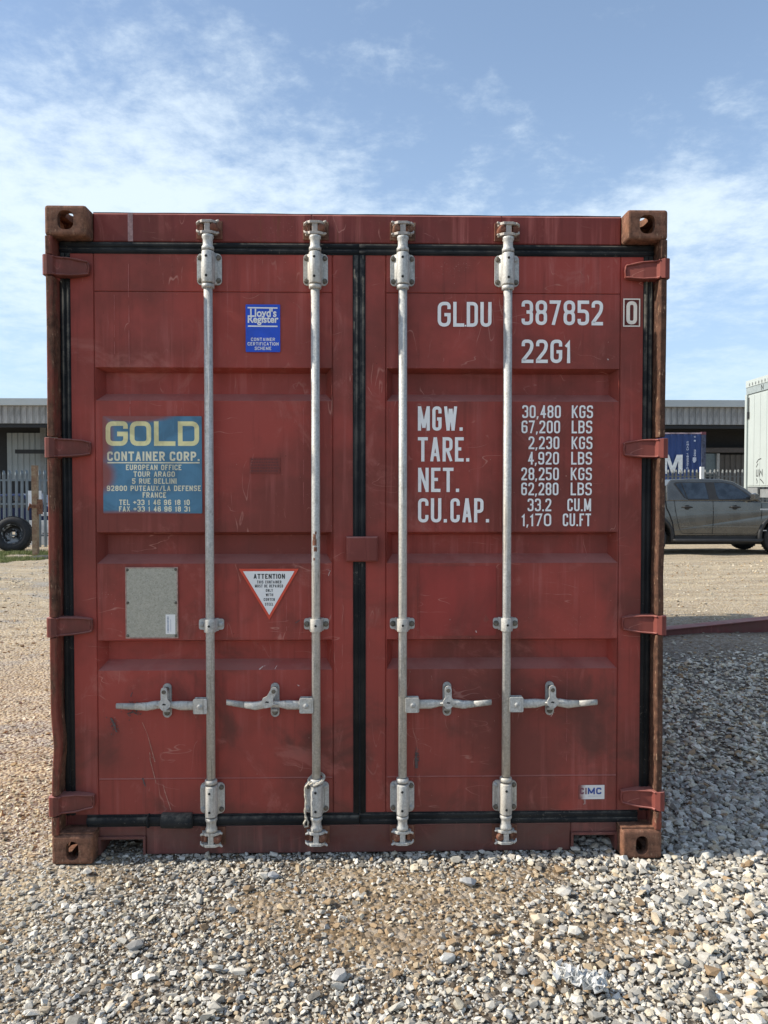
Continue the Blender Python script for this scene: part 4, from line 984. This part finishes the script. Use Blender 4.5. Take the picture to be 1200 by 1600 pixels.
for k in range(1, 253): copy_part(pan, shed, (-34+k*.3, 0, 0))
mb = MB(); mb.box(-34, 42, .05, .15, 4.60, 4.80); mb.box(-34, 42, .2, 3.1, 4.95, 5.0); bpart(mb, 'soffit', DARK, shed)  # near-black colour paints the shade under the eaves
mb = MB(); mb.box(-34, 42, 3.12, 3.3, 0, 5.0); bpart(mb, 'back_wall', DARK, shed)  # near-black sheet stands in for the shaded inside of the shed
mb = MB(); mb.prism([(-.148, 0), (-.12, 0), (-.095, -.04), (.095, -.04), (.12, 0), (.148, 0), (.148, .02), (-.148, .02)], 'z', 2.10, 4.55)
wp = bpart(mb, 'wall_panel', WALLG, shed); wp.location = (-18.7, 3.0, 0)
for k in range(1, 34): copy_part(wp, shed, (-18.7+k*.3, 3.0, 0))
mb = MB(); mb.prism([(-.148, 0), (-.12, 0), (-.095, -.04), (.095, -.04), (.12, 0), (.148, 0), (.148, .02), (-.148, .02)], 'z', 0, 3.45)
wp = bpart(mb, 'wall_panel', WALLB, shed); wp.location = (19.0, 3.0, 0)
for k in range(1, 30): copy_part(wp, shed, (19.0+k*.3, 3.0, 0))
mb = MB(); mb.box(-17.9, -13, 1.8, 1.95, 3.42, 3.62); bpart(mb, 'canopy_bar', DARK, shed)
mb = MB(); mb.box(17.2, 27, 2.6, 2.8, 3.55, 3.80); bpart(mb, 'lintel_beam', plain('lintel', (.11, .10, .10), .7), shed)
mb = MB(); mb.box(17.9, 18.75, 2.8, 2.9, 2.35, 3.5, 0); mb.box(17.9, 18.75, 2.72, 2.79, 2.42, 2.52, 1); mb.box(18.62, 18.76, 2.65, 2.79, .0, 3.5, 1)
bpart(mb, 'window', [plain('dull_pane', (.12, .16, .17), .25), plain('frame_pale', (.42, .43, .42), .6)], shed)
for k in range(10): mb = MB(); mb.box(-33+k*8, -32.7+k*8, 2.7, 2.95, 0, 4.94); bpart(mb, 'steel_column', STEELG, shed)

# palisade fences
PALE = plain('galvanised_pale', (.19, .22, .235), .5, .25, .12, 3); PALED = plain('shaded_pale', (.15, .16, .16), .6, .2, .2, 3)  # second, darker pale has the right fence's shade put into its colour
def pale_mb(h, w_=.078):
    mb = MB(); zt = h-.26
    mb.prism([(-w_/2, 0), (-w_*.22, -.018), (w_*.22, -.018), (w_/2, 0), (w_*.22, -.010), (-w_*.22, -.010)], 'z', .05, zt)
    mb.add([(-w_/2, 0, zt), (0, -.018, zt), (w_/2, 0, zt), (-w_*.55, 0, h-.10), (0, -.05, h-.12), (w_*.55, 0, h-.10), (-w_*.22, -.01, h-.0), (w_*.05, -.07, h-.03), (w_*.35, 0, h-.02)],
           [(0, 1, 4, 3), (1, 2, 5, 4), (3, 4, 6), (4, 5, 8), (4, 8, 6), (4, 7, 6)])
    return mb
def fence(loc_, rz, n, sp, h, label, post_every=19, PALE=PALE, group=None):
    e = empty('palisade_fence', loc_, rz); tag(e, label, 'fence', group)
    p0 = pale_mb(h).build('pale', PALE, e, fix=False)
    for k in range(1, n): copy_part(p0, e, (k*sp, random.uniform(-.004, .004), random.uniform(-.01, .01)), (0, random.uniform(-.01, .01), 0))
    for fz_ in (h-.26, 1.16 if h < 2.2 else 1.2, .35):
        mb = MB(); mb.box(-.1, n*sp, .004, .05, fz_-.022, fz_+.022); mb.build('rail', PALE, e)
    for k in range(0, n, post_every):
        mb = MB(); mb.box(k*sp+.05, k*sp+.13, .052, .14, 0, h-.1); mb.build('post', PALE, e)
    return e
fence((-14.9, 17, 0), 0, 49, .148, 2.03, 'grey steel palisade fence behind the tyre, left of the container', 19)
g = fence((-7.48, 15.6, 0), R(62), 14, .135, 2.08, 'narrow palisade gate leaf standing open right of the rusty post', 30)
g.name = 'palisade_gate'; g['category'] = 'gate'
fence((8.0, 24.5, 0), 0, 78, .150, 2.28, 'grey steel palisade fence behind the pickup truck', 26, PALED)
# white-capped post by the right fence
mb = MB(); mb.box(-.06, .06, -.06, .06, 0, 2.36); o = mb.build('marker_post', plain('post_white', (.72, .74, .74), .5)); o.location = (11.98, 24.3, 0); tag(o, 'white post standing in the fence above the pickup roof', 'post')
# rusty gate post
mb = MB(); mb.box(-.058, .058, -.058, .058, 0, 2.08, 0); mb.box(-.10, .14, -.075, -.060, 1.10, 1.18, 1); mb.box(.059, .16, -.05, .03, .96, 1.30, 1); mb.tube([(-.13, -.08, 1.05), (-.08, -.1, 1.2), (.02, -.1, 1.12)], .018, 6, 1)
m, t, b = mat('rusty_tan_post'); co = objco(t); t.l.new(t.mix(t.ramp(t.noise(co, 9, 6, .7), .35, .62), (.30, .235, .15), (.19, .11, .065)), b.inputs['Base Color']); b.inputs['Roughness'].default_value = .85
o = mb.build('gate_post', [m, rusty('rusty_latch')]); o.location = (-7.62, 14.95, 0); tag(o, 'rusty tan steel gate post with a latch beside the tyre', 'post')
# white notice board fixed on the fence and pale boards behind
mb = MB(); mb.box(-.17, .17, -.01, .01, 1.06, 1.50); o = mb.build('notice_board', plain('board_white', (.72, .73, .73), .5)); o.location = (-8.47, 16.93, 0); tag(o, 'blank white board hung on the fence behind the rusty post', 'board')
for k, (x_, w_) in enumerate(((-9.06, .30), (-8.66, .26), (-8.30, .28))):
    mb = MB(); mb.bbox(-w_/2, w_/2, -.02, .02, .03, .70, .004); mb.box(-w_/2+.04, w_/2-.04, -.026, -.021, .34, .36, 1); o = mb.build('white_board', [plain('board_offwhite', (.74, .76, .76), .5), BLACKP]); o.location = (x_, 18.0+.05*k, 0); o.rotation_euler = (R(-3), 0, 0)
    tag(o, ['white board behind the fence, just right of the tyre', 'white board behind the fence, directly behind the rusty post', 'white board behind the fence, nearest the red container'][k], 'board', 'white boards propped behind the fence')
# dark clutter behind the fence: a parked dark blue car
def wheel(parent, x, y, z, r, w_, side, rimc, name='wheel'):
    mb = MB(); prof = [(r*.62, -w_/2+.01), (r*.80, -w_/2), (r*.95, -w_*.46), (r, -w_*.30), (r, w_*.30), (r*.95, w_*.46), (r*.80, w_/2), (r*.62, w_/2-.01)]
    mb.lathe('y', prof, (0, 0, 0), 36, 0, cap=False)
    for k in range(36):
        a = 2*math.pi*k/36
        mb.prism([(r*.985*math.cos(a)-.01*math.sin(a), r*.985*math.sin(a)+.01*math.cos(a)), (r*1.012*math.cos(a), r*1.012*math.sin(a)), (r*.985*math.cos(a+.09), r*.985*math.sin(a+.09))], 'y', -w_*.44, w_*.44)
    o = mb.build(name, TYRE, parent); o.location = (x, y, z)
    mb = MB(); s = side; mb.lathe('y', [(r*.62, s*w_*.46), (r*.58, s*w_*.42), (r*.55, s*w_*.18), (r*.20, s*w_*.20), (r*.17, s*w_*.34), (.001, s*w_*.36)], (0, 0, 0), 30, 0, cap=False)
    for k in range(6):
        a = 2*math.pi*k/6; mb.loft([[(rr_*math.cos(a+d_), s*w_*yy_, rr_*math.sin(a+d_)) for d_, yy_ in ((-.22*wid, .24), (-.2*wid, .36), (.2*wid, .36), (.22*wid, .24))] for rr_, wid in ((r*.17, 1.6), (r*.60, .8))], smooth=False)
    q = mb.build('rim', rimc, o)
    return o
TYRE = plain('tyre_rubber', (.022, .022, .023), .8, 0, .3, 20, bmp=.3, bsc=60)
NAVY = plain('navy_car_paint', (.012, .02, .07), .25, .2, .1, 2); GLASS = plain('dark_glass', (.022, .030, .040), .04, 0, .6, 4, spec=.9); CHR = plain('pale_trim', (.65, .66, .66), .3)
bc_ = empty('parked_car', (-10.6, 20.2, 0)); tag(bc_, 'dark blue car parked behind the left palisade fence', 'car')
mb = MB(); mb.prism([(-2.2, .35), (-2.25, .75), (-2.1, .92), (-1.2, .98), (-.6, 1.38), (.7, 1.42), (1.5, 1.02), (2.15, .92), (2.25, .6), (2.2, .3)], 'y', -.85, .85); mb.build('body', NAVY, bc_, bevel=.06)
mb = MB(); mb.prism([(-1.05, 1.0), (-.55, 1.32), (.62, 1.36), (1.25, 1.02)], 'y', -.862, .862); mb.build('side_window', GLASS, bc_)
for x_ in (-2.0, -1.2, 1.4, 2.05):
    mb = MB(); mb.bbox(x_-.10, x_+.10, -.90, -.86, .78, .88, .01); mb.build('lamp', CHR, bc_)
for x_ in (-1.35, 1.35):
    for y_, s in ((-.74, -1), (.74, 1)): wheel(bc_, x_, y_, .31, .31, .2, s, CHR)

# big loose tyre leaning on the fence
ty = empty('spare_wheel', (-8.56, 15.9, .44)); tag(ty, 'large black lorry tyre standing on the grass against the fence', 'wheel')
mb = MB(); r, w_ = .425, .30
mb.lathe('y', [(.245, -.10), (.25, -.135), (.30, -.155), (.37, -.150), (.405, -.125), (r, -.10), (r, .10), (.405, .125), (.30, .155), (.25, .135), (.245, .10)], (0, 0, 0), 48, cap=False)
for k in range(48):
    a = 2*math.pi*k/48; mb.prism([(r*.98*math.cos(a), r*.98*math.sin(a)), (r*1.02*math.cos(a+.01), r*1.02*math.sin(a+.01)), (r*1.02*math.cos(a+.08), r*1.02*math.sin(a+.08)), (r*.98*math.cos(a+.09), r*.98*math.sin(a+.09))], 'y', -.12, .12)
mb.build('tyre', TYRE, ty)
mb = MB(); mb.lathe('y', [(.246, -.12), (.235, -.125), (.205, -.02), (.20, .06), (.09, .06), (.085, -.03), (.07, -.04)], (0, 0, 0), 32, cap=False)
m, t, b = mat('worn_white_rim'); co = objco(t); t.l.new(t.mix(t.ramp(t.noise(co, 8, 4, .7), .50, .58), (.02, .02, .02), (.40, .41, .41)), b.inputs['Base Color'])
mb.build('rim', m, ty)
ty.rotation_euler = (R(-9), 0, R(8))

# grass strip
m, t, b = mat('grass_blades'); co = objco(t); t.l.new(t.mix(t.noise(co, 3, 4, .6), (.085, .125, .03), (.24, .25, .09)), b.inputs['Base Color']); b.inputs['Roughness'].default_value = .8
n = 60000; gx_ = rng.uniform(-14, -6.9, n); gy_ = 12.2+rng.uniform(0, 1, n)**.8*3.9; k = (sn(gx_, gy_, 2.5, 2) > .30) & (rng.uniform(0, 1, n) < .75)
k &= ~((gx_ > -7.4) & (gy_ < 13.4)) & (gy_ > 12.3+.5*sn(gx_, gy_, 4, 5)+.9*np.clip(gx_+8, 0, 2)); gx_, gy_ = gx_[k], gy_[k]; n = len(gx_)
an = rng.uniform(0, 6.28, n); hh = rng.uniform(.03, .085, n); z0 = hgt(gx_, gy_)
V = np.stack([np.stack([gx_-.008*np.cos(an), gy_-.008*np.sin(an), z0], -1), np.stack([gx_+.008*np.cos(an), gy_+.008*np.sin(an), z0], -1), np.stack([gx_+rng.normal(0, .02, n), gy_+rng.normal(0, .02, n), z0+hh], -1)], 1).reshape(-1, 3)
me = bpy.data.meshes.new('grass'); me.from_pydata(V.tolist(), [], np.arange(3*n).reshape(-1, 3).tolist()); me.materials.append(m)
o = bpy.data.objects.new('grass', me); C.objects.link(o); o['kind'] = 'stuff'
# dark matting and rubble at the gate foot
mb = MB(); P_ = [(-.22, -.12), (.05, -.18), (.28, -.10), (.30, .12), (.0, .16), (-.26, .05)]
mb.loft([[(a, b, 0) for a, b in P_], [(a*.9, b*.8, .05) for a, b in P_], [(a*.4+.08, b*.4, .085) for a, b in P_]], smooth=False)
o = mb.build('rubber_mat', plain('dark_mat', (.05, .048, .045), .8, 0, .3, 12)); o.location = (-7.12, 14.0, .0); tag(o, 'folded dark mat lying at the foot of the rusty post', 'mat')

# ============================================================ blue container behind the right fence
bcn = empty('shipping_container', (13.96, 28.5, 1.34)); tag(bcn, 'blue shipping container with a large white M behind the fence', 'shipping container')
m, t, b = mat('blue_container_paint'); co = objco(t); t.l.new(t.mix(t.ramp(t.noise(co, 1.2, 5, .6, sc=(2, 2, .6)), .35, .7), (.016, .045, .165), (.028, .070, .22)), b.inputs['Base Color']); b.inputs['Roughness'].default_value = .5
BLU = m
pr = corr(11.6, 0, .036, 0, 42); mb = MB(); pts = [(-.17-s, y_) for s, y_ in pr]
mb.loft([[(p[0], p[1]+.03, z) for p in pts] for z in (.16, 2.50)], smooth=False, cap=False, closed=False); mb.box(-11.9, -.12, .08, .1, .12, 2.55); mb.box(-11.9, -.05, 2.30, 2.4, .12, 2.5); mb.box(-.2, -.1, .1, 2.3, .12, 2.5); mb.build('side_wall', BLU, bcn, fix=False)
mb = MB(); mb.box(-11.9, -.17, -.01, .05, 2.505, 2.56, 0); mb.build('top_rail', plain('rail_pinkish', (.40, .30, .32), .6, 0, .5, 3), bcn)
mb = MB(); mb.box(-11.9, -.17, -.01, .05, .02, .155); mb.build('bottom_rail', BLU, bcn)
mb = MB(); mb.box(-.165, 0, -.02, .12, .12, 2.47); mb.build('corner_post', plain('worn_navy', (.06, .07, .11), .7, 0, .5, 6), bcn)
mb = MB(); mb.box(-.178, 0, -.03, .13, 2.472, 2.59); mb.box(-.178, 0, -.03, .13, 0, .118); mb.build('corner_casting', plain('casting_maroon', (.15, .05, .06), .7, 0, .3, 9), bcn)
mb = MB(); f_ = on_y(-.02)
Mx, Mz, Mw, Mh, k_ = -1.78, .87, .82, .78, .20
mb.add([f_(Mx+a*Mw, Mz+c_*Mh, 0) for a, c_ in ((0, 0), (0, 1), (.30, 1), (.5, .42), (.70, 1), (1, 1), (1, 0), (.78, 0), (.78, .68), (.56, 0), (.44, 0), (.22, .68), (.22, 0))], [(0, 1, 2, 11, 12), (2, 3, 10, 11), (3, 4, 8, 9, 10), (4, 5, 6, 7, 8)])
mb.build('lettering', plain('container_white', (.78, .80, .78), .5), bcn, fix=False)
mb = MB()
def vert(s, x_, zt, h_, w_, st_):
    z = zt
    for ch in s:
        if ch != ' ': glyph(mb, ch, x_, z-h_, w_, h_, .02, f_)
        z -= h_+st_
vert('CMAU 1823270', -.80, 2.20, .075, .085, .022); vert('22G1', -.50, 1.86, .075, .085, .022); vert('C', -.50, 2.42, .06, .08, .022); vert('8', -.50, 2.26, .07, .08, .02)
mb.add([f_(-.545, 1.54, 0), f_(-.395, 1.54, 0), f_(-.395, 1.40, 0), (-.45, -.0201, 1.33), f_(-.51, 1.33, 0), f_(-.545, 1.42, 0)], [(0, 1, 2, 3, 4, 5)])
mb.build('lettering', plain('container_white_small', (.55, .60, .70), .5), bcn, fix=False)
# low flat bed it stands on
fb = empty('flatbed_trailer', (8, 29.6, 0)); tag(fb, 'dark flatbed trailer carrying the blue container', 'trailer')
mb = MB(); mb.box(-6, 6.2, -1.1, 1.2, 1.05, 1.335); mb.build('deck', STEELG, fb)
for x_ in (-4, 2.6, 3.9):
    for y_, s in ((-.95, -1), (1.0, 1)): wheel(fb, x_, y_, .5, .5, .3, s, STEELG)
mb = MB(); mb.box(-4.2, 4.6, -.6, .6, .45, 1.045); mb.build('chassis', STEELG, fb)

# ============================================================ white box body at far right
wb = empty('lorry_trailer', (11.93, 21, 0), R(-2.0)); tag(wb, 'tall white ribbed lorry trailer at the right edge behind the pickup', 'lorry trailer')
WB = plain('white_panel', (.40, .44, .42), .45, 0, .04, .7); WG = plain('pale_grey_band', (.27, .31, .31), .5); DKT = plain('dark_trim', (.03, .03, .03), .6)
mb = MB(); mb.box(.02, 2.5, -5.2, 0, 1.62, 4.50); mb.build('box_body', WB, wb)
mb = MB(); mb.box(-.03, 2.52, -5.22, .02, 4.72, 4.93); mb.build('roof', WB, wb)
mb = MB(); mb.box(-.015, 2.51, -5.21, .01, 4.505, 4.715); mb.build('fascia_band', WG, wb)
mb = MB(); mb.box(-.04, .08, -.10, .03, 1.55, 4.50); mb.build('corner_post', WB, wb)
for k in range(12):
    mb = MB(); mb.bbox(-.002, .018, -.52-k*.40, -.14-k*.40, 1.66, 4.44, .004); q = mb.build('side_panel', WB, wb)
    mb = MB(); mb.box(-.045, -.031, -.28-k*.20, -.24-k*.20, 4.75, 4.83); mb.build('rivet_clip', STEELG, wb)
mb = MB(); mb.box(-.012, .0, -.20, -.14, 3.85, 4.40, 0); mb.box(-.05, -.005, -.22, -.12, 3.75, 3.95, 0); mb.build('door_gear', DKT, wb)
mb = MB(); fx_ = lambda a, b, o_: (-.0165-.0, -a, b); text(mb, 'N', .98, 1.13, 4.53, .16, .03, fx_); mb.build('lettering', BLACKP, wb, fix=False)
mb = MB(); fx_ = lambda a, b, o_: (-.006, -a, b)
for pts in ([(.72, 2.35), (.85, 2.45), (1.02, 2.47)], [(.70, 2.22), (.82, 2.33)], [(.72, 2.15), (.72, 1.95), (.82, 1.95), (.82, 2.15)], [(.9, 2.15), (.9, 1.95), (1.0, 2.1), (1.1, 1.95), (1.1, 2.15)], [(.72, 1.88), (.78, 1.80), (.76, 1.72)], [(.95, 1.86), (1.08, 1.80), (1.2, 1.72)]): ribbon(mb, pts, False, .028, fx_, 0, 0, 9, 0)
mb.build('emblem', DKT, wb, fix=False)
mb = MB(); mb.box(.1, 2.4, -5.0, -.1, 1.30, 1.55); mb.box(.02, .06, -.75, -.1, 1.35, 1.60); mb.build('chassis', STEELG, wb)
for y_ in (-1.2, -2.5):
    for x_ in (.25, 2.2):
        mb = MB(); mb.lathe('x', [(.28, -.13), (.48, -.13), (.52, -.08), (.52, .08), (.48, .13), (.28, .13)], (x_, y_, .52), 28); mb.build('wheel', TYRE, wb)

# ============================================================ pickup truck
pk = empty('pickup_truck', (8.2, 15.75, 0), R(1.2)); tag(pk, 'dark bronze double-cab pickup truck parked behind the container', 'pickup truck')
m, t, b = mat('bronze_car_paint'); co = objco(t); t.l.new(t.mix(t.ramp(t.noise(co, 3, 5, .6), .3, .7), (.10, .097, .087), (.135, .131, .118)), b.inputs['Base Color']); b.inputs['Roughness'].default_value = .24; b.inputs['Metallic'].default_value = .65; b.inputs['Coat Weight'].default_value = .6; b.inputs['Coat Roughness'].default_value = .08
BRZ = m; BLKP = plain('black_plastic', (.018, .018, .019), .6, 0, .2, 8)
YW = .93
RWX, FWX = -1.57, 1.51
def arch(cx, r, z0, n=10): return [(cx+r*math.cos(math.pi*(1-i/n)), z0+r*math.sin(math.pi*(1-i/n))) for i in range(n+1)]
# lower body outline with wheel arches; cross-section bulges below the belt line
lower = [(-2.62, .55), (-2.12, .52)]+arch(RWX, .46, .42)+[(RWX+.52, .44)]+[(FWX-.52, .44)]+arch(FWX, .46, .42)+[(2.30, .44), (2.55, .50)]
upper = [(2.60, .75), (2.52, .98), (2.2, 1.10), (1.05, 1.24), (.5, 1.26), (-1.18, 1.27), (-2.58, 1.30), (-2.64, 1.0)]
out = lower+upper
def side_y(z): return YW*(.965+.035*math.cos((z-.80)*2.2)) if z < 1.05 else YW*(.993-.10*(z-1.05))
mb = MB()
for ring_scale in (0,):
    for s in (-1, 1): pass
bmx = bmesh.new()
def outline_body(poly, mbx, inset=0):
    rings = [[(x_, -side_y(z)+inset, z) for x_, z in poly], [(x_, side_y(z)-inset, z) for x_, z in poly]]
    mbx.loft(rings, smooth=False)
outline_body(out, mb); mb.build('body', BRZ, pk, bevel=.025)
# cab greenhouse
def cab_y(z): return .905-.17*max(0, (z-1.26)/.5)
cabp = [(-1.20, 1.255), (-1.16, 1.62), (-1.05, 1.755), (-.55, 1.785), (.15, 1.775), (.45, 1.72), (.72, 1.56), (1.08, 1.255)]
mb = MB(); mb.loft([[(x_, -cab_y(z), z) for x_, z in cabp], [(x_, cab_y(z), z) for x_, z in cabp]], smooth=False); mb.build('cab', BRZ, pk, bevel=.03)
def pane(poly, name, m_, o_=.004, s=-1):
    mb = MB(); mb.loft([[(x_, s*(cab_y(z)+o_), z) for x_, z in poly], [(x_, s*(cab_y(z)-.02), z) for x_, z in poly]], smooth=False); return mb.build(name, m_, pk)
for s in (-1, 1):
    pane([(-.99, 1.66), (-.94, 1.70), (.22, 1.70), (.42, 1.655), (.66, 1.50), (.93, 1.285), (.90, 1.275), (-.68, 1.285), (-.78, 1.34)], 'window_surround', BLKP, .003, s)
    pane([(-.945, 1.655), (-.82, 1.685), (-.72, 1.31), (-.75, 1.34)], 'quarter_window', GLASS, .008, s)
    pane([(-.79, 1.685), (-.24, 1.685), (-.20, 1.31), (-.69, 1.31)], 'side_window', GLASS, .008, s)
    pane([(-.02, 1.685), (.20, 1.68), (.40, 1.64), (.63, 1.49), (.82, 1.32), (.05, 1.30), (-.0, 1.4)], 'side_window', GLASS, .008, s)
# seams, handles, mirror, flares, step
def lineY(pts, wd, name, m_, y_=None, proud=.003):
    mb = MB(); ribbon(mb, pts, False, wd, lambda a, b, o_: (a, -(side_y(b) if b < 1.255 else cab_y(b))-proud, b), 0, 0, 5, 0); return mb.build(name, m_, pk, fix=False)
SEAM = plain('panel_gap', (.008, .008, .008), .8)
mid = [(-.10, 1.27), (-.10, 1.0), (-.105, .7), (-.12, .50)]
lineY(mid, .014, 'door_gap', SEAM)
lineY([(-1.23, 1.27), (-1.21, 1.1), (-1.14, .95), (-1.07, .75), (-1.02, .46)], .030, 'cab_gap', SEAM)
lineY([(-1.02, 1.27), (-1.0, 1.05), (-.93, .7), (-.88, .56), (-.82, .50), (.92, .48), (1.02, .60), (1.06, 1.0), (1.06, 1.2)], .012, 'door_gap', SEAM)
lineY([(-.95, 1.055), (1.05, 1.035)], .010, 'painted_crease_light', plain('crease_highlight', (.17, .165, .145), .35, .4)); lineY([(-.86, .67), (1.0, .65)], .016, 'painted_crease_light', plain('crease_highlight2', (.17, .165, .145), .35, .4))  # highlights along the side creases painted as paler strips
for x_ in (-.72, .42):
    mb = MB(); mb.tube([(x_-.12, -YW-.018, 1.115), (x_-.05, -YW-.030, 1.12), (x_+.05, -YW-.030, 1.118), (x_+.12, -YW-.018, 1.11)], [.012, .022, .022, .012], 8); mb.lathe('y', [(.055, 0), (.05, .012)], (x_, -YW-.012, 1.11), 14); mb.build('door_handle', BLKP, pk)
for s in (-1, 1):
    mb = MB(); mb.tube([(.80, s*.90, 1.30), (.82, s*1.0, 1.31)], .03, 8, 1)
    mb.loft([[(.78+a*k, s*yy, 1.36+b*k) for a, b in ((-.02, -.09), (-.03, .06), (.03, .09), (.10, .06), (.12, -.04), (.06, -.09))] for yy, k in ((.97, .9), (1.08, 1.05), (1.16, .8))], smooth=False)
    mb.build('wing_mirror', [BRZ, BLKP], pk, bevel=.012)
    for cx in (RWX, FWX):
        mb = MB(); n = 16; rings = []
        for i in range(n+1):
            a = math.pi*(1.08-1.16*i/n); rings.append([(cx+r_*math.cos(a), s*(y_), .42+r_*math.sin(a)) for r_, y_ in ((.455, .88), (.465, .965), (.53, .975), (.56, .90))])
        mb.loft(rings, smooth=True); mb.build('wheel_arch_flare', BLKP, pk)
        wheel(pk, cx, s*.80, .385, .385, .25, s, plain('alloy_dark', (.10, .10, .10), .4, .4))
    mb = MB(); mb.tube([(-1.12, s*.90, .36), (-1.0, s*.98, .34), (1.0, s*.98, .33), (1.1, s*.90, .36)], [.03, .045, .045, .03], 8); mb.box(-1.0, 1.0, *sorted((s*.82, s*.90)), .37, .46); mb.build('side_step', BLKP, pk)
mb = MB(); mb.box(-2.5, 2.4, -.70, .70, .30, .46); mb.build('underbody', BLKP, pk)
mb = MB(); mb.box(-1.5, 2.3, -.55, .55, .22, .30); mb.tube([(RWX, -.8, .385), (RWX, .8, .385)], .06, 8); mb.build('axle', BLKP, pk)
mb = MB(); mb.box(-2.60, -1.28, -.87, .87, 1.30, 1.335); mb.build('load_bed_cover', BLKP, pk)
mb = MB(); mb.tube([(-1.30, -.80, 1.32), (-1.32, -.74, 1.72), (-1.32, .74, 1.72), (-1.30, .8, 1.32)], .035, 8); mb.build('roll_bar', BLKP, pk)
mb = MB(); mb.box(2.56, 2.64, -.85, -.35, .80, .95); mb.build('headlight', CHR, pk); mb = MB(); mb.box(2.56, 2.64, .35, .85, .80, .95); mb.build('headlight', CHR, pk)
mb = MB(); mb.prism([(.50, 1.70), (.74, 1.56), (1.06, 1.27), (1.03, 1.26), (.70, 1.53)], 'y', -.70, .70); mb.build('windscreen', GLASS, pk)
for a0_, a1_, z_ in ((1.02, 1.22, 1.045), (1.0, 1.20, .555)):
    mb = MB(); xx = a0_
    while xx < a1_-.02: mb.box(xx, xx+.022, -side_y(z_)-.006, -side_y(z_)-.003, z_, z_+.035 if z_ > 1 else z_+.022); xx += .030
    mb.build('badge', CHR, pk)
for o in bpy.data.objects:
    if o.type == 'MESH' and o.parent == pk and o.data.shape_keys is None and o.name.startswith(('side_step',)): pass
bmx.free()
